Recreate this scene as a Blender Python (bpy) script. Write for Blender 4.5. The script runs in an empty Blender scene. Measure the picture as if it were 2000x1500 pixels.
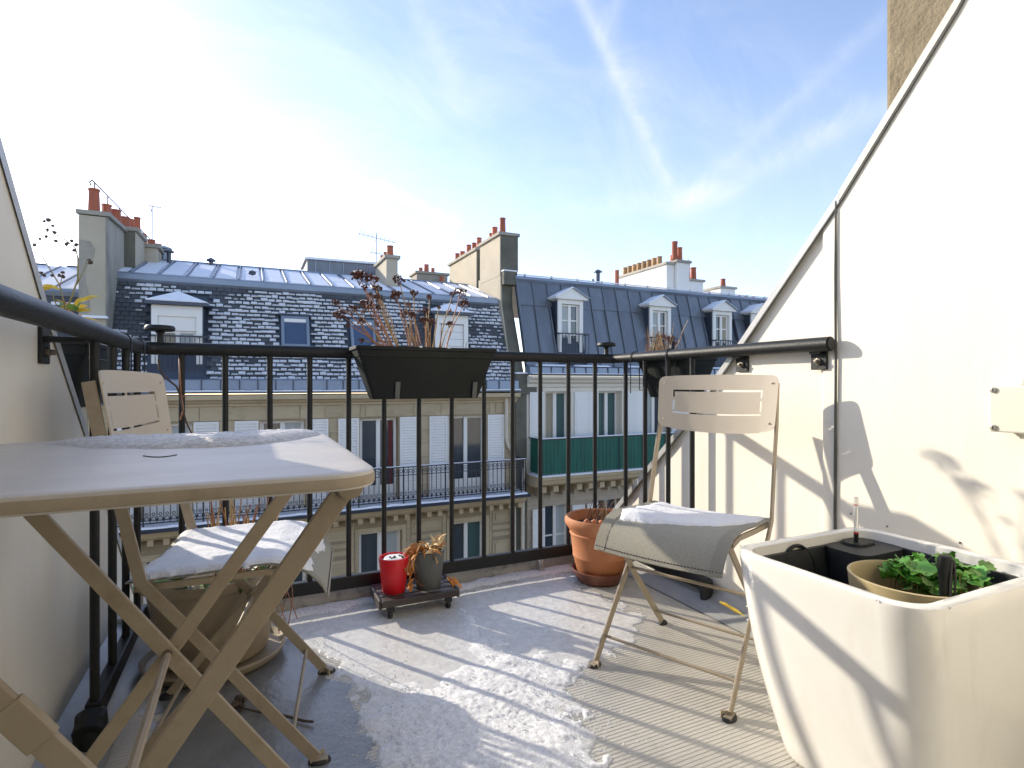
import bpy, bmesh, math, random
import numpy as np
from mathutils import Vector, Matrix, noise
R = math.radians
random.seed(7)
SC = bpy.context.scene
COL = SC.collection

# ------------------------------------------------------------------ camera, sky, sun, exposure
YAW = R(25.2); FPX = 1083.0; CAM_H = 0.83
SY, CY = math.sin(YAW), math.cos(YAW)
cd = bpy.data.cameras.new('camera'); cam = bpy.data.objects.new('camera', cd); COL.objects.link(cam)
cam.location = (0, 0, CAM_H); cam.rotation_euler = (R(90), 0, -YAW)
cd.sensor_width = 36; cd.lens = 36 * FPX / 2000; cd.clip_start = 0.02; cd.clip_end = 3000
SC.camera = cam

LDIR = Vector((1, -1.60, -0.69)).normalized()          # the way sunlight travels
SUN_EL = math.asin(-LDIR.z)
sd = bpy.data.lights.new('sun', 'SUN'); sun = bpy.data.objects.new('sun', sd); COL.objects.link(sun)
sd.energy = 2.2; sd.angle = R(0.6); sd.color = (1.0, 0.905, 0.745)
sun.rotation_euler = LDIR.to_track_quat('-Z', 'Y').to_euler(); sun.location = (-6, 10, 8)

SC.view_settings.view_transform = 'Standard'; SC.view_settings.look = 'None'
SC.view_settings.gamma = 1; SC.view_settings.use_curve_mapping = False
SC.view_settings.exposure = 1.52
SC.cycles.max_bounces = 10; SC.cycles.diffuse_bounces = 6

def ray(px, py):
    u = (px - 1000) / FPX; v = (750 - py) / FPX
    return Vector((SY + u * CY, CY - u * SY, v))
O = Vector((0, 0, CAM_H))
def onY(px, py, y): d = ray(px, py); return O + d * (y / d.y)
def onX(px, py, x): d = ray(px, py); return O + d * (x / d.x)
def onZ(px, py, z): d = ray(px, py); return O + d * ((z - CAM_H) / d.z)
def XatY(px, y): return onY(px, 750, y).x

def build_world():
    w = bpy.data.worlds.new('World'); SC.world = w; w.use_nodes = True
    nt = w.node_tree; n = nt.nodes; l = nt.links; n.clear()
    out = n.new('ShaderNodeOutputWorld'); bg = n.new('ShaderNodeBackground')
    sky = n.new('ShaderNodeTexSky'); sky.sky_type = 'NISHITA'; sky.sun_disc = False
    sky.sun_elevation = SUN_EL; sky.sun_rotation = math.atan2(-LDIR.x, -LDIR.y)
    sky.air_density = .9; sky.dust_density = .7; sky.ozone_density = 1.4; sky.altitude = 500
    tc = n.new('ShaderNodeTexCoord')
    def math_(op, a, b=None, c=None, clamp=False):
        m = n.new('ShaderNodeMath'); m.operation = op; m.use_clamp = clamp
        for i, x in enumerate((a, b, c)):
            if x is None: continue
            if isinstance(x, (int, float)): m.inputs[i].default_value = x
            else: l.new(x, m.inputs[i])
        return m.outputs[0]
    def noise_(vec, scale, detail, rough=.55, dist=0):
        t = n.new('ShaderNodeTexNoise'); t.inputs['Scale'].default_value = scale
        t.inputs['Detail'].default_value = detail; t.inputs['Roughness'].default_value = rough
        t.inputs['Distortion'].default_value = dist
        l.new(vec, t.inputs['Vector']); return t.outputs['Fac']
    def dot_(vec, v):
        d = n.new('ShaderNodeVectorMath'); d.operation = 'DOT_PRODUCT'
        l.new(vec, d.inputs[0]); d.inputs[1].default_value = v; return d.outputs['Value']
    dirv = tc.outputs['Generated']
    # cirrus: noise stretched along one drift direction
    mp = n.new('ShaderNodeMapping'); mp.inputs['Rotation'].default_value = (0.2, 0.5, 0.6)
    mp.inputs['Scale'].default_value = (1.0, 4.2, 2.6); l.new(dirv, mp.inputs['Vector'])
    c1 = noise_(mp.outputs[0], 2.6, 10, .64, .8)
    c2 = noise_(dirv, 1.6, 4, .5, .3)
    cir = math_('MULTIPLY', math_('MULTIPLY', math_('SUBTRACT', c1, .42, clamp=True), 2.6),
                math_('MULTIPLY', math_('SUBTRACT', c2, .34, clamp=True), 2.4), clamp=True)
    fine = noise_(dirv, 11, 8, .68, .9)
    total = math_('MULTIPLY', cir, 0.75)
    # contrails: bands along great circles between two directions of the sky
    def trail(a, b, width, amp, wob=.012, e0=.03):
        nonlocal total
        A = ray(*a).normalized(); B = ray(*b).normalized()
        N = A.cross(B).normalized(); M = (A + B).normalized(); half = A.dot(M)
        d = math_('ADD', dot_(dirv, N), math_('MULTIPLY', math_('SUBTRACT', fine, .5), wob * 2))
        g = math_('EXPONENT', math_('MULTIPLY', math_('POWER', math_('DIVIDE', d, width), 2), -1.0))
        T = N.cross(M)                                   # along the trail
        L = B.dot(T); a_ = dot_(dirv, T)
        m = n.new('ShaderNodeMapRange'); m.interpolation_type = 'SMOOTHSTEP'
        l.new(math_('ABSOLUTE', a_), m.inputs[0]); m.inputs[1].default_value = abs(L); m.inputs[2].default_value = abs(L) + e0
        m.inputs[3].default_value = 1; m.inputs[4].default_value = 0
        g = math_('MULTIPLY', g, m.outputs[0])
        g = math_('MULTIPLY', g, math_('MULTIPLY', math_('SUBTRACT', fine, .22, clamp=True), 2.2))
        front = math_('GREATER_THAN', dot_(dirv, M), .1)
        total = math_('ADD', total, math_('MULTIPLY', math_('MULTIPLY', g, front), amp))
    trail((-150, -40), (880, 430), .007, .75, .003)
    trail((-150, -30), (880, 440), .034, .30, .03)
    trail((1130, -10), (1300, 350), .010, .50, .006)
    trail((1150, -10), (1310, 350), .022, .22, .02)
    trail((1235, -60), (1180, 60), .012, .30, .008)
    trail((1150, 410), (1380, 385), .020, .42, .022, .10)
    trail((1360, 390), (1760, 190), .019, .60, .016, .08)
    trail((1440, 300), (1700, 60), .012, .30, .014, .08)
    trail((90, 320), (215, 20), .034, .45, .03, .12)
    trail((290, 170), (520, 400), .030, .50, .03, .10)
    trail((780, -60), (890, 170), .018, .30, .02, .08)
    trail((350, 330), (640, 250), .030, .25, .03, .10)
    fac = math_('MINIMUM', math_('MULTIPLY', total, .62), .8)
    # pale thin haze towards the horizon, the same all the way round
    sep = n.new('ShaderNodeSeparateXYZ'); l.new(dirv, sep.inputs[0])
    hz = n.new('ShaderNodeMapRange'); hz.interpolation_type = 'SMOOTHSTEP'; l.new(sep.outputs[2], hz.inputs[0])
    hz.inputs[1].default_value = -.02; hz.inputs[2].default_value = .62; hz.inputs[3].default_value = .25; hz.inputs[4].default_value = .0
    veil = math_('MAXIMUM', fac, 0)
    veil = math_('SUBTRACT', 1.0, math_('MULTIPLY', math_('SUBTRACT', 1.0, veil), math_('SUBTRACT', 1.0, hz.outputs[0])))
    # thin cloud lit by the sun is brighter round the sun
    glow = math_('POWER', math_('MAXIMUM', dot_(dirv, (-LDIR)), 0.0), 5.0)
    cb = math_('ADD', math_('MULTIPLY', glow, 1.5), CLOUD_B)
    cc = n.new('ShaderNodeCombineColor')
    l.new(math_('MULTIPLY', cb, .95), cc.inputs[0]); l.new(math_('MULTIPLY', cb, .97), cc.inputs[1]); l.new(cb, cc.inputs[2])
    # clear sky as the camera white balance of the photograph sees it: a little more violet-blue
    tint = n.new('ShaderNodeMix'); tint.data_type = 'RGBA'; tint.blend_type = 'MULTIPLY'
    tint.inputs[0].default_value = 1; gm = n.new('ShaderNodeGamma'); gm.inputs[1].default_value = .92; l.new(sky.outputs[0], gm.inputs[0]); l.new(gm.outputs[0], tint.inputs[6]); tint.inputs[7].default_value = SKY_TINT
    mx = n.new('ShaderNodeMix'); mx.data_type = 'RGBA'; mx.blend_type = 'LIGHTEN'
    l.new(veil, mx.inputs[0]); l.new(tint.outputs[2], mx.inputs[6]); l.new(cc.outputs[0], mx.inputs[7])
    l.new(mx.outputs[2], bg.inputs[0]); bg.inputs[1].default_value = 0.125
    l.new(bg.outputs[0], out.inputs[0])
CLOUD_B = 3.5
SKY_TINT = (1.14, 1.06, 1.09, 1)
build_world()

# ------------------------------------------------------------------ materials
MATS = {}
def mat(name, col, col2=None, nscale=8, rough=.6, metal=0, bump=0, bscale=60, spec=.5, contrast=1.0, rnd=0.0,
        rough2=None, stretch=(1, 1, 1), detail=4, coat=0, coords='Object', stain=None, sscale=2.5, samt=.5, trans=0, sub=0):
    m = bpy.data.materials.new(name); m.use_nodes = True; MATS[name] = m
    nt = m.node_tree; n = nt.nodes; l = nt.links; b = n['Principled BSDF']
    b.inputs['Roughness'].default_value = rough; b.inputs['Metallic'].default_value = metal
    b.inputs['Specular IOR Level'].default_value = spec
    if coat: b.inputs['Coat Weight'].default_value = coat; b.inputs['Coat Roughness'].default_value = .08
    if trans: b.inputs['Transmission Weight'].default_value = trans
    if sub:
        b.inputs['Subsurface Weight'].default_value = sub; b.inputs['Subsurface Radius'].default_value = (.02, .02, .025); b.inputs['Subsurface Scale'].default_value = .5
    tc = n.new('ShaderNodeTexCoord'); mp = n.new('ShaderNodeMapping'); mp.inputs['Scale'].default_value = stretch
    l.new(tc.outputs[coords], mp.inputs['Vector'])
    oi = n.new('ShaderNodeObjectInfo')
    ad = n.new('ShaderNodeVectorMath'); ad.operation = 'ADD'
    sc = n.new('ShaderNodeVectorMath'); sc.operation = 'SCALE'; sc.inputs[3].default_value = 37.0
    cb = n.new('ShaderNodeCombineXYZ'); l.new(oi.outputs['Random'], cb.inputs[0]); l.new(oi.outputs['Random'], cb.inputs[1])
    l.new(cb.outputs[0], sc.inputs[0]); l.new(mp.outputs[0], ad.inputs[0]); l.new(sc.outputs[0], ad.inputs[1])
    vec = ad.outputs[0]
    def nz(s, d=4, r=.6):
        t = n.new('ShaderNodeTexNoise'); t.inputs['Scale'].default_value = s; t.inputs['Detail'].default_value = d
        t.inputs['Roughness'].default_value = r; l.new(vec, t.inputs['Vector']); return t.outputs['Fac']
    def ramp(f, lo, hi):
        r = n.new('ShaderNodeMapRange'); r.inputs[1].default_value = lo; r.inputs[2].default_value = hi; l.new(f, r.inputs[0]); return r.outputs[0]
    def mix(f, a, c, blend='MIX'):
        x = n.new('ShaderNodeMix'); x.data_type = 'RGBA'; x.blend_type = blend
        for i, v in ((0, f), (6, a), (7, c)):
            if isinstance(v, (float, int)): x.inputs[i].default_value = v
            elif isinstance(v, tuple): x.inputs[i].default_value = (*v[:3], 1)
            else: l.new(v, x.inputs[i])
        return x.outputs[2]
    c = col
    if col2:
        f = ramp(nz(nscale, detail), .5 - .25 / contrast, .5 + .25 / contrast); c = mix(f, col, col2)
        if rough2 is not None:
            rr = n.new('ShaderNodeMapRange'); rr.inputs[3].default_value = rough; rr.inputs[4].default_value = rough2
            l.new(f, rr.inputs[0]); l.new(rr.outputs[0], b.inputs['Roughness'])
    if stain:
        f2 = ramp(nz(sscale, 5, .65), .52, .74)
        mm = n.new('ShaderNodeMath'); mm.operation = 'MULTIPLY'; mm.inputs[1].default_value = samt; l.new(f2, mm.inputs[0])
        c = mix(mm.outputs[0], c, stain)
    if rnd:
        r = n.new('ShaderNodeMapRange'); r.inputs[3].default_value = 1 - rnd; r.inputs[4].default_value = 1 + rnd; l.new(oi.outputs['Random'], r.inputs[0])
        hv = n.new('ShaderNodeHueSaturation'); l.new(r.outputs[0], hv.inputs['Value'])
        if isinstance(c, tuple): hv.inputs['Color'].default_value = (*c[:3], 1)
        else: l.new(c, hv.inputs['Color'])
        c = hv.outputs[0]
    if isinstance(c, tuple): b.inputs['Base Color'].default_value = (*c[:3], 1)
    else: l.new(c, b.inputs['Base Color'])
    if bump:
        bp = n.new('ShaderNodeBump'); bp.inputs['Strength'].default_value = 1; bp.inputs['Distance'].default_value = bump
        l.new(nz(bscale, 5, .62), bp.inputs['Height']); l.new(bp.outputs[0], b.inputs['Normal'])
    return m

mat('white_wall', (.79, .755, .665), (.765, .725, .63), 3, .55, bump=.0007, bscale=30, spec=.35, stain=(.58, .51, .40), sscale=2.2, samt=.26, stretch=(1, 1.3, .16))
mat('wall_trim', (.76, .75, .70), (.68, .67, .62), 10, .5, bump=.0006, bscale=60)
mat('zinc_cap', (.60, .60, .58), (.48, .49, .50), 6, .42, .35, bump=.0008, bscale=30)
mat('dark_seam', (.05, .055, .05), (.10, .105, .10), 20, .55)
mat('render_wall', (.27, .218, .135), (.205, .163, .10), 9, .9, bump=.010, bscale=38, contrast=1.4)
mat('black_paint', (.009, .0105, .011), (.015, .017, .018), 14, .42, bump=.0009, bscale=160, spec=.35, rough2=.55)
mat('bolt', (.25, .22, .17), (.1, .09, .08), 60, .5, .7)
mat('floor', (.56, .53, .465), (.45, .43, .385), 5, .52, bump=.0008, bscale=120, stain=(.22, .22, .21), sscale=4.5, samt=.55, rough2=.30)
mat('kerb', (.50, .50, .48), (.36, .36, .35), 9, .8, bump=.002, bscale=60, stain=(.06, .06, .055), sscale=14, samt=.8)
mat('flashing', (.36, .355, .33), (.24, .245, .24), 7, .40, 0, bump=.0016, bscale=40, stretch=(1, .3, 1), stain=(.10, .10, .095), sscale=9, samt=.6, rough2=.25)
mat('snow', (.86, .87, .89), (.78, .79, .82), 40, .75, bump=.004, bscale=190, spec=.2)
mat('snow_gran', (.90, .90, .90), (.66, .66, .665), 95, .6, bump=.0028, bscale=260, spec=.35, contrast=1.5, detail=3)
mat('ice', (.70, .69, .66), (.57, .56, .535), 34, .26, bump=.0012, bscale=210, spec=.5, contrast=1.3, stain=(.82, .83, .84), sscale=60, samt=.75)
mat('wet', (.25, .255, .255), (.17, .18, .19), 9, .10, bump=.0018, bscale=55, rough2=.22, spec=.6)
mat('slush', (.68, .67, .66), (.44, .43, .42), 120, .4, bump=.004, bscale=230, contrast=1.6)
mat('taupe_metal', (.365, .305, .225), (.32, .265, .19), 18, .48, bump=.0004, bscale=240, spec=.4, stain=(.20, .145, .095), sscale=16, samt=.45)
mat('taupe_top', (.56, .525, .475), (.50, .465, .42), 5, .26, bump=.0003, bscale=200, spec=.5, rough2=.48, stain=(.66, .62, .58), sscale=7, samt=.4, stretch=(1, 2.5, 1))
mat('beige_back', (.57, .495, .39), (.54, .465, .36), 6, .5, bump=.0003, bscale=220)
mat('rubber', (.012, .012, .012), (.03, .03, .03), 40, .6)
mat('sling', (.37, .35, .285), (.29, .275, .22), 260, .8, bump=.0012, bscale=420, contrast=1.6)
mat('sling_hem', (.31, .29, .23), (.26, .24, .19), 200, .8, bump=.0012, bscale=420)
mat('pot_beige', (.35, .285, .20), (.30, .24, .165), 6, .55, bump=.0005, bscale=120)
mat('pot_cream', (.52, .42, .24), (.46, .37, .20), 6, .5)
mat('terracotta', (.52, .20, .08), (.42, .155, .062), 9, .72, bump=.0012, bscale=90, stain=(.66, .42, .28), sscale=6, samt=.45)
mat('terracotta_wet', (.20, .07, .04), (.14, .05, .03), 9, .45, bump=.001, bscale=90)
mat('red_pot', (.62, .010, .018), (.56, .008, .014), 5, .42, spec=.5)
mat('grey_pot', (.115, .125, .115), (.095, .10, .095), 14, .7, bump=.0008, bscale=130)
mat('soil', (.035, .026, .02), (.07, .05, .035), 60, .95, bump=.006, bscale=90)
mat('dark_wood', (.028, .021, .018), (.065, .05, .042), 20, .5, bump=.003, bscale=55, stretch=(.25, 1, 1), stain=(.55, .50, .45), sscale=16, samt=.6)
mat('gloss_white', (.80, .785, .74), (.79, .775, .725), 3, .16, spec=.5, coat=.6, bump=.0006, bscale=7, stain=(.62, .57, .48), sscale=11, samt=.32, stretch=(1, 1, .35))
mat('liner', (.014, .017, .018), (.022, .025, .027), 20, .55, bump=.0006, bscale=160)
mat('plastic_black', (.008, .011, .0105), (.011, .014, .0135), 20, .5, spec=.25, bump=.0004, bscale=120)
mat('plastic_box', (.70, .68, .58), (.67, .65, .55), 5, .4)
mat('screw', (.40, .38, .33), (.3, .28, .25), 60, .4, .5)
mat('clear', (.92, .93, .92), None, rough=.05, trans=.9, spec=.5)
mat('red_mark', (.5, .02, .02), None, rough=.5)
mat('stem_red', (.30, .105, .065), (.42, .24, .13), 60, .6, rnd=.25)
mat('stem_tan', (.48, .33, .17), (.34, .22, .10), 60, .7, rnd=.2)
mat('stem_dark', (.06, .04, .03), (.10, .07, .05), 60, .7)
mat('stem_green', (.22, .19, .07), (.30, .24, .10), 50, .6)
mat('seed_brown', (.16, .058, .034), (.075, .032, .022), 90, .85, bump=.004, bscale=220, rnd=.3)
mat('leaf_green', (.07, .24, .03), (.12, .33, .05), 25, .42, rnd=.3)
mat('leaf_pale', (.20, .32, .08), (.12, .25, .05), 30, .5, rnd=.25)
mat('leaf_yellow', (.75, .42, .02), (.62, .55, .06), 14, .5, rnd=.2)
mat('leaf_straw', (.72, .55, .31), (.58, .38, .16), 40, .65, rnd=.25)
mat('leaf_orange', (.62, .26, .04), (.5, .17, .03), 40, .6, rnd=.2)
# far buildings
mat('stone', (.51, .42, .275), (.45, .365, .235), 3, .85, bump=.006, bscale=14, rnd=.10, stain=(.28, .215, .13), sscale=1.3, samt=.5)
mat('stone_joint', (.34, .28, .19), (.29, .235, .155), 3, .9)
mat('stone_trim', (.56, .45, .29), (.48, .385, .24), 2, .8, stain=(.24, .18, .10), sscale=.9, samt=.5, stretch=(1, 1, 1))
mat('stone_grey', (.48, .41, .32), (.41, .35, .27), 3, .85, bump=.004, bscale=14, rnd=.08, stain=(.32, .26, .2), sscale=1.3, samt=.35)
mat('cream_wall', (.74, .69, .59), (.70, .65, .55), 1.2, .8, rnd=.03)
mat('chimney_render', (.47, .42, .325), (.40, .355, .275), 1.2, .9, bump=.01, bscale=6, stain=(.34, .29, .22), sscale=.9, samt=.4)
mat('chimney_grey', (.38, .35, .29), (.29, .27, .23), 1.6, .9, bump=.01, bscale=6, stain=(.13, .125, .11), sscale=.8, samt=.6, stretch=(1, 1, .5))
mat('chimney_shaded', (.165, .155, .115), (.10, .10, .08), 2.2, .9, bump=.01, bscale=8, stain=(.05, .05, .045), sscale=1.2, samt=.7)  # darkened chimney tone for fronts turned from the sun
mat('chimney_white', (.74, .72, .67), (.68, .66, .61), 1.2, .85)
mat('clay_pot', (.46, .13, .06), (.36, .10, .05), 4, .7, rnd=.25)
mat('clay_ochre', (.40, .24, .10), (.32, .19, .08), 4, .7, rnd=.2)
mat('slate', (.088, .093, .10), (.055, .060, .068), 5, .42, rnd=.2, spec=.4)
mat('zinc_roof', (.165, .182, .205), (.125, .14, .162), 1.6, .38, .3, rnd=.13, stain=(.22, .25, .30), sscale=1.4, samt=.5, stretch=(1, 1, .3))
mat('zinc_light', (.26, .30, .36), (.20, .235, .29), 1.6, .38, .3)
mat('zinc_dark', (.06, .075, .10), (.045, .055, .075), 2, .4, .2)
mat('snow_frost', (.70, .715, .74), (.56, .575, .60), 5, .8, spec=.15)
mat('snow_far', (.85, .86, .90), (.76, .78, .83), 6, .8, spec=.15)
mat('paint_white', (.80, .785, .745), (.77, .755, .71), 2, .5)
mat('shutter_white', (.80, .79, .76), (.76, .75, .72), 2, .5, rnd=.04)
mat('glass_dark', (.028, .040, .052), (.055, .07, .085), .8, .06, spec=.8)
mat('glass_blue', (.05, .085, .16), (.045, .07, .13), .8, .06, spec=.9)
mat('curtain', (.50, .53, .52), (.36, .40, .40), 9, .8, stretch=(1, 1, .05))
mat('curtain_teal', (.06, .13, .12), (.035, .075, .075), 9, .6, stretch=(1, 1, .05))
mat('curtain_warm', (.42, .37, .27), (.30, .27, .2), 9, .8, stretch=(1, 1, .05))
mat('curtain_red', (.15, .03, .025), (.1, .02, .02), 9, .8)
mat('iron', (.022, .026, .038), (.035, .04, .05), 8, .45)
mat('green_screen', (.004, .125, .085), (.003, .07, .048), 9, .55, stretch=(1, 1, .1))
mat('pipe_cream', (.66, .60, .48), (.56, .50, .39), 5, .55)
mat('aerial', (.10, .10, .10), None, rough=.5, metal=.4)
mat('asphalt', (.05, .05, .052), (.065, .065, .067), 4, .9)

# ------------------------------------------------------------------ mesh builder
WO = {}                                                 # world origin of every root while it is built
class MB:
    def __init__(s): s.v = []; s.f = []
    def add(s, vs, fs):
        o = len(s.v); s.v += [Vector(p) for p in vs]; s.f += [tuple(i + o for i in f) for f in fs]; return s
    def quad(s, *p): return s.add(p, [tuple(range(len(p)))])
    def box(s, x0, x1, y0, y1, z0, z1):
        return s.add([(x0, y0, z0), (x1, y0, z0), (x1, y1, z0), (x0, y1, z0), (x0, y0, z1), (x1, y0, z1), (x1, y1, z1), (x0, y1, z1)],
                     [(3, 2, 1, 0), (4, 5, 6, 7), (0, 1, 5, 4), (1, 2, 6, 5), (2, 3, 7, 6), (3, 0, 4, 7)])
    def hexa(s, p):                                     # eight corners in box order
        return s.add(p, [(3, 2, 1, 0), (4, 5, 6, 7), (0, 1, 5, 4), (1, 2, 6, 5), (2, 3, 7, 6), (3, 0, 4, 7)])
    def bar(s, a, b, w, t, side):                       # flat bar a->b: w in the plane square to `side`, t along `side`
        a = Vector(a); b = Vector(b); d = (b - a).normalized(); sd_ = Vector(side)
        sd_ = (sd_ - d * sd_.dot(d)).normalized(); wv = d.cross(sd_).normalized()
        q = [(-1, -1), (1, -1), (1, 1), (-1, 1)]
        vs = [a + wv * (i * w / 2) + sd_ * (j * t / 2) for i, j in q] + [b + wv * (i * w / 2) + sd_ * (j * t / 2) for i, j in q]
        return s.add(vs, [(3, 2, 1, 0), (4, 5, 6, 7), (0, 1, 5, 4), (1, 2, 6, 5), (2, 3, 7, 6), (3, 0, 4, 7)])
    def barpath(s, pts, w, t, side):                    # flat bar through several points, mitred
        pts = [Vector(p) for p in pts]; sd_ = Vector(side).normalized(); rings = []
        for i, p in enumerate(pts):
            if i == 0: d = pts[1] - p
            elif i == len(pts) - 1: d = p - pts[i - 1]
            else: d = (pts[i + 1] - p).normalized() + (p - pts[i - 1]).normalized()
            d.normalize(); wv = d.cross(sd_).normalized()
            rings.append([p + wv * (i_ * w / 2) + sd_ * (j * t / 2) for i_, j in ((-1, -1), (1, -1), (1, 1), (-1, 1))])
        vs = [q for r in rings for q in r]; fs = [(3, 2, 1, 0)]
        for k in range(len(rings) - 1):
            for j in range(4):
                a_ = k * 4 + j; b_ = k * 4 + (j + 1) % 4; fs.append((a_, b_, b_ + 4, a_ + 4))
        e = (len(rings) - 1) * 4; fs.append((e, e + 1, e + 2, e + 3))
        return s.add(vs, fs)
    def tube(s, pts, r, n=8, cap=True):
        pts = [Vector(p) for p in pts]; m = len(pts); rs = r if isinstance(r, (list, tuple)) else [r] * m
        t0 = (pts[1] - pts[0]).normalized(); up = Vector((0, 0, 1)) if abs(t0.z) < .9 else Vector((1, 0, 0))
        nv = (up - t0 * up.dot(t0)).normalized(); vs = []
        for i, p in enumerate(pts):
            t = (pts[min(i + 1, m - 1)] - pts[max(i - 1, 0)]).normalized()
            nv = (nv - t * nv.dot(t)).normalized(); bv = t.cross(nv)
            vs += [p + (nv * math.cos(2 * math.pi * k / n) + bv * math.sin(2 * math.pi * k / n)) * rs[i] for k in range(n)]
        fs = [(i * n + k, i * n + (k + 1) % n, (i + 1) * n + (k + 1) % n, (i + 1) * n + k) for i in range(m - 1) for k in range(n)]
        if cap: fs += [tuple(range(n - 1, -1, -1)), tuple((m - 1) * n + k for k in range(n))]
        return s.add(vs, fs)
    def lathe(s, prof, c, n=32, sx=1, sy=1):
        c = Vector(c); vs = []; fs = []; m = len(prof)
        for r, z in prof:
            r = max(r, 1e-5)
            vs += [c + Vector((r * sx * math.cos(2 * math.pi * k / n), r * sy * math.sin(2 * math.pi * k / n), z)) for k in range(n)]
        for i in range(m - 1):
            for k in range(n):
                fs.append((i * n + k, i * n + (k + 1) % n, (i + 1) * n + (k + 1) % n, (i + 1) * n + k))
        return s.add(vs, fs)
    def prism(s, poly, ext):                            # polygon (3d points) pushed along ext
        ext = Vector(ext); n = len(poly); vs = [Vector(p) for p in poly] + [Vector(p) + ext for p in poly]
        return s.add(vs, [tuple(range(n - 1, -1, -1)), tuple(range(n, 2 * n))] + [(i, (i + 1) % n, n + (i + 1) % n, n + i) for i in range(n)])
    def blob(s, c, r, sub=1, jit=.25, sz=1.0, seed=None):
        bm = bmesh.new(); bmesh.ops.create_icosphere(bm, subdivisions=sub, radius=1); c = Vector(c)
        rr = random.Random(seed) if seed is not None else random
        bm.verts.ensure_lookup_table()
        vs = []
        for v in bm.verts:
            k = r * (1 + jit * (rr.random() * 2 - 1)); vs.append(c + Vector((v.co.x * k, v.co.y * k, v.co.z * k * sz)))
        fs = [tuple(v.index for v in f.verts) for f in bm.faces]; bm.free(); return s.add(vs, fs)
    def leaf(s, p, d, L, W, up=(0, 0, 1), curl=.3, n=3):   # a bent leaf with a midrib fold
        p = Vector(p); d = Vector(d).normalized(); sd_ = d.cross(Vector(up))
        if sd_.length < .05: sd_ = d.cross(Vector((1, 0, .2)))
        sd_.normalize(); nn = sd_.cross(d).normalized(); vs = []
        for i in range(n + 1):
            t = i / n; w = W * .5 * math.sin(math.pi * min(.98, .08 + t * .9)) ** .7
            cpt = p + d * (L * t) - nn * (curl * L * t * t)
            vs += [cpt - sd_ * w + nn * w * .3, cpt, cpt + sd_ * w + nn * w * .3]
        fs = []
        for i in range(n):
            a = i * 3; fs += [(a, a + 1, a + 4, a + 3), (a + 1, a + 2, a + 5, a + 4)]
        return s.add(vs, fs)
    def build(s, name, m, parent=None, kind=None, smooth=False, bevel=0, sub=0, origin=None, fix=True):
        if not s.v: return None
        me = bpy.data.meshes.new(name); vs = s.v
        lo = Vector((min(v.x for v in vs), min(v.y for v in vs), min(v.z for v in vs)))
        hi = Vector((max(v.x for v in vs), max(v.y for v in vs), max(v.z for v in vs)))
        o0 = Vector(origin) if origin is not None else Vector(((lo.x + hi.x) / 2, (lo.y + hi.y) / 2, lo.z))
        me.from_pydata([v - o0 for v in vs], [], s.f); me.materials.append(MATS[m])
        if fix:
            bm = bmesh.new(); bm.from_mesh(me); bmesh.ops.recalc_face_normals(bm, faces=bm.faces); bm.to_mesh(me); bm.free()
        if smooth:
            me.polygons.foreach_set('use_smooth', [True] * len(me.polygons))
            if smooth != 'all': me.set_sharp_from_angle(angle=R(40))
        ob = bpy.data.objects.new(name, me); COL.objects.link(ob); WO[ob.name] = o0
        ob.location = o0 - (WO[parent.name] if parent else Vector((0, 0, 0)))
        if parent: ob.parent = parent
        if kind: ob['kind'] = kind
        if bevel:
            b = ob.modifiers.new('bevel', 'BEVEL'); b.width = bevel; b.segments = 2; b.limit_method = 'ANGLE'; b.angle_limit = R(35)
        if sub:
            b = ob.modifiers.new('sub', 'SUBSURF'); b.levels = b.render_levels = sub
        return ob

def tag(o, label, cat, group=None, kind=None):
    o['label'] = label; o['category'] = cat
    if group: o['group'] = group
    if kind: o['kind'] = kind
    return o
def thing(name, label, cat, loc=(0, 0, 0), group=None):
    o = bpy.data.objects.new(name, None); COL.objects.link(o); o.empty_display_size = .1
    o.location = loc; WO[o.name] = Vector(loc); return tag(o, label, cat, group)
def inst(me, name, parent, loc, scale=(1, 1, 1), rot=None):
    o = bpy.data.objects.new(name, me); COL.objects.link(o)
    o.location = Vector(loc) - (WO[parent.name] if parent else Vector((0, 0, 0))); o.scale = scale
    if rot is not None: o.rotation_euler = rot
    if parent: o.parent = parent
    WO[o.name] = Vector(loc); return o
def copy_tree(o, parent=None):
    c = o.copy(); COL.objects.link(c)
    if parent: c.parent = parent
    for ch in list(o.children): copy_tree(ch, c)
    return c
def fbm(x, y, z=0., s=1., o=3): return noise.fractal(Vector((x * s, y * s, z)), 1.0, 2.0, o)

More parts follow.
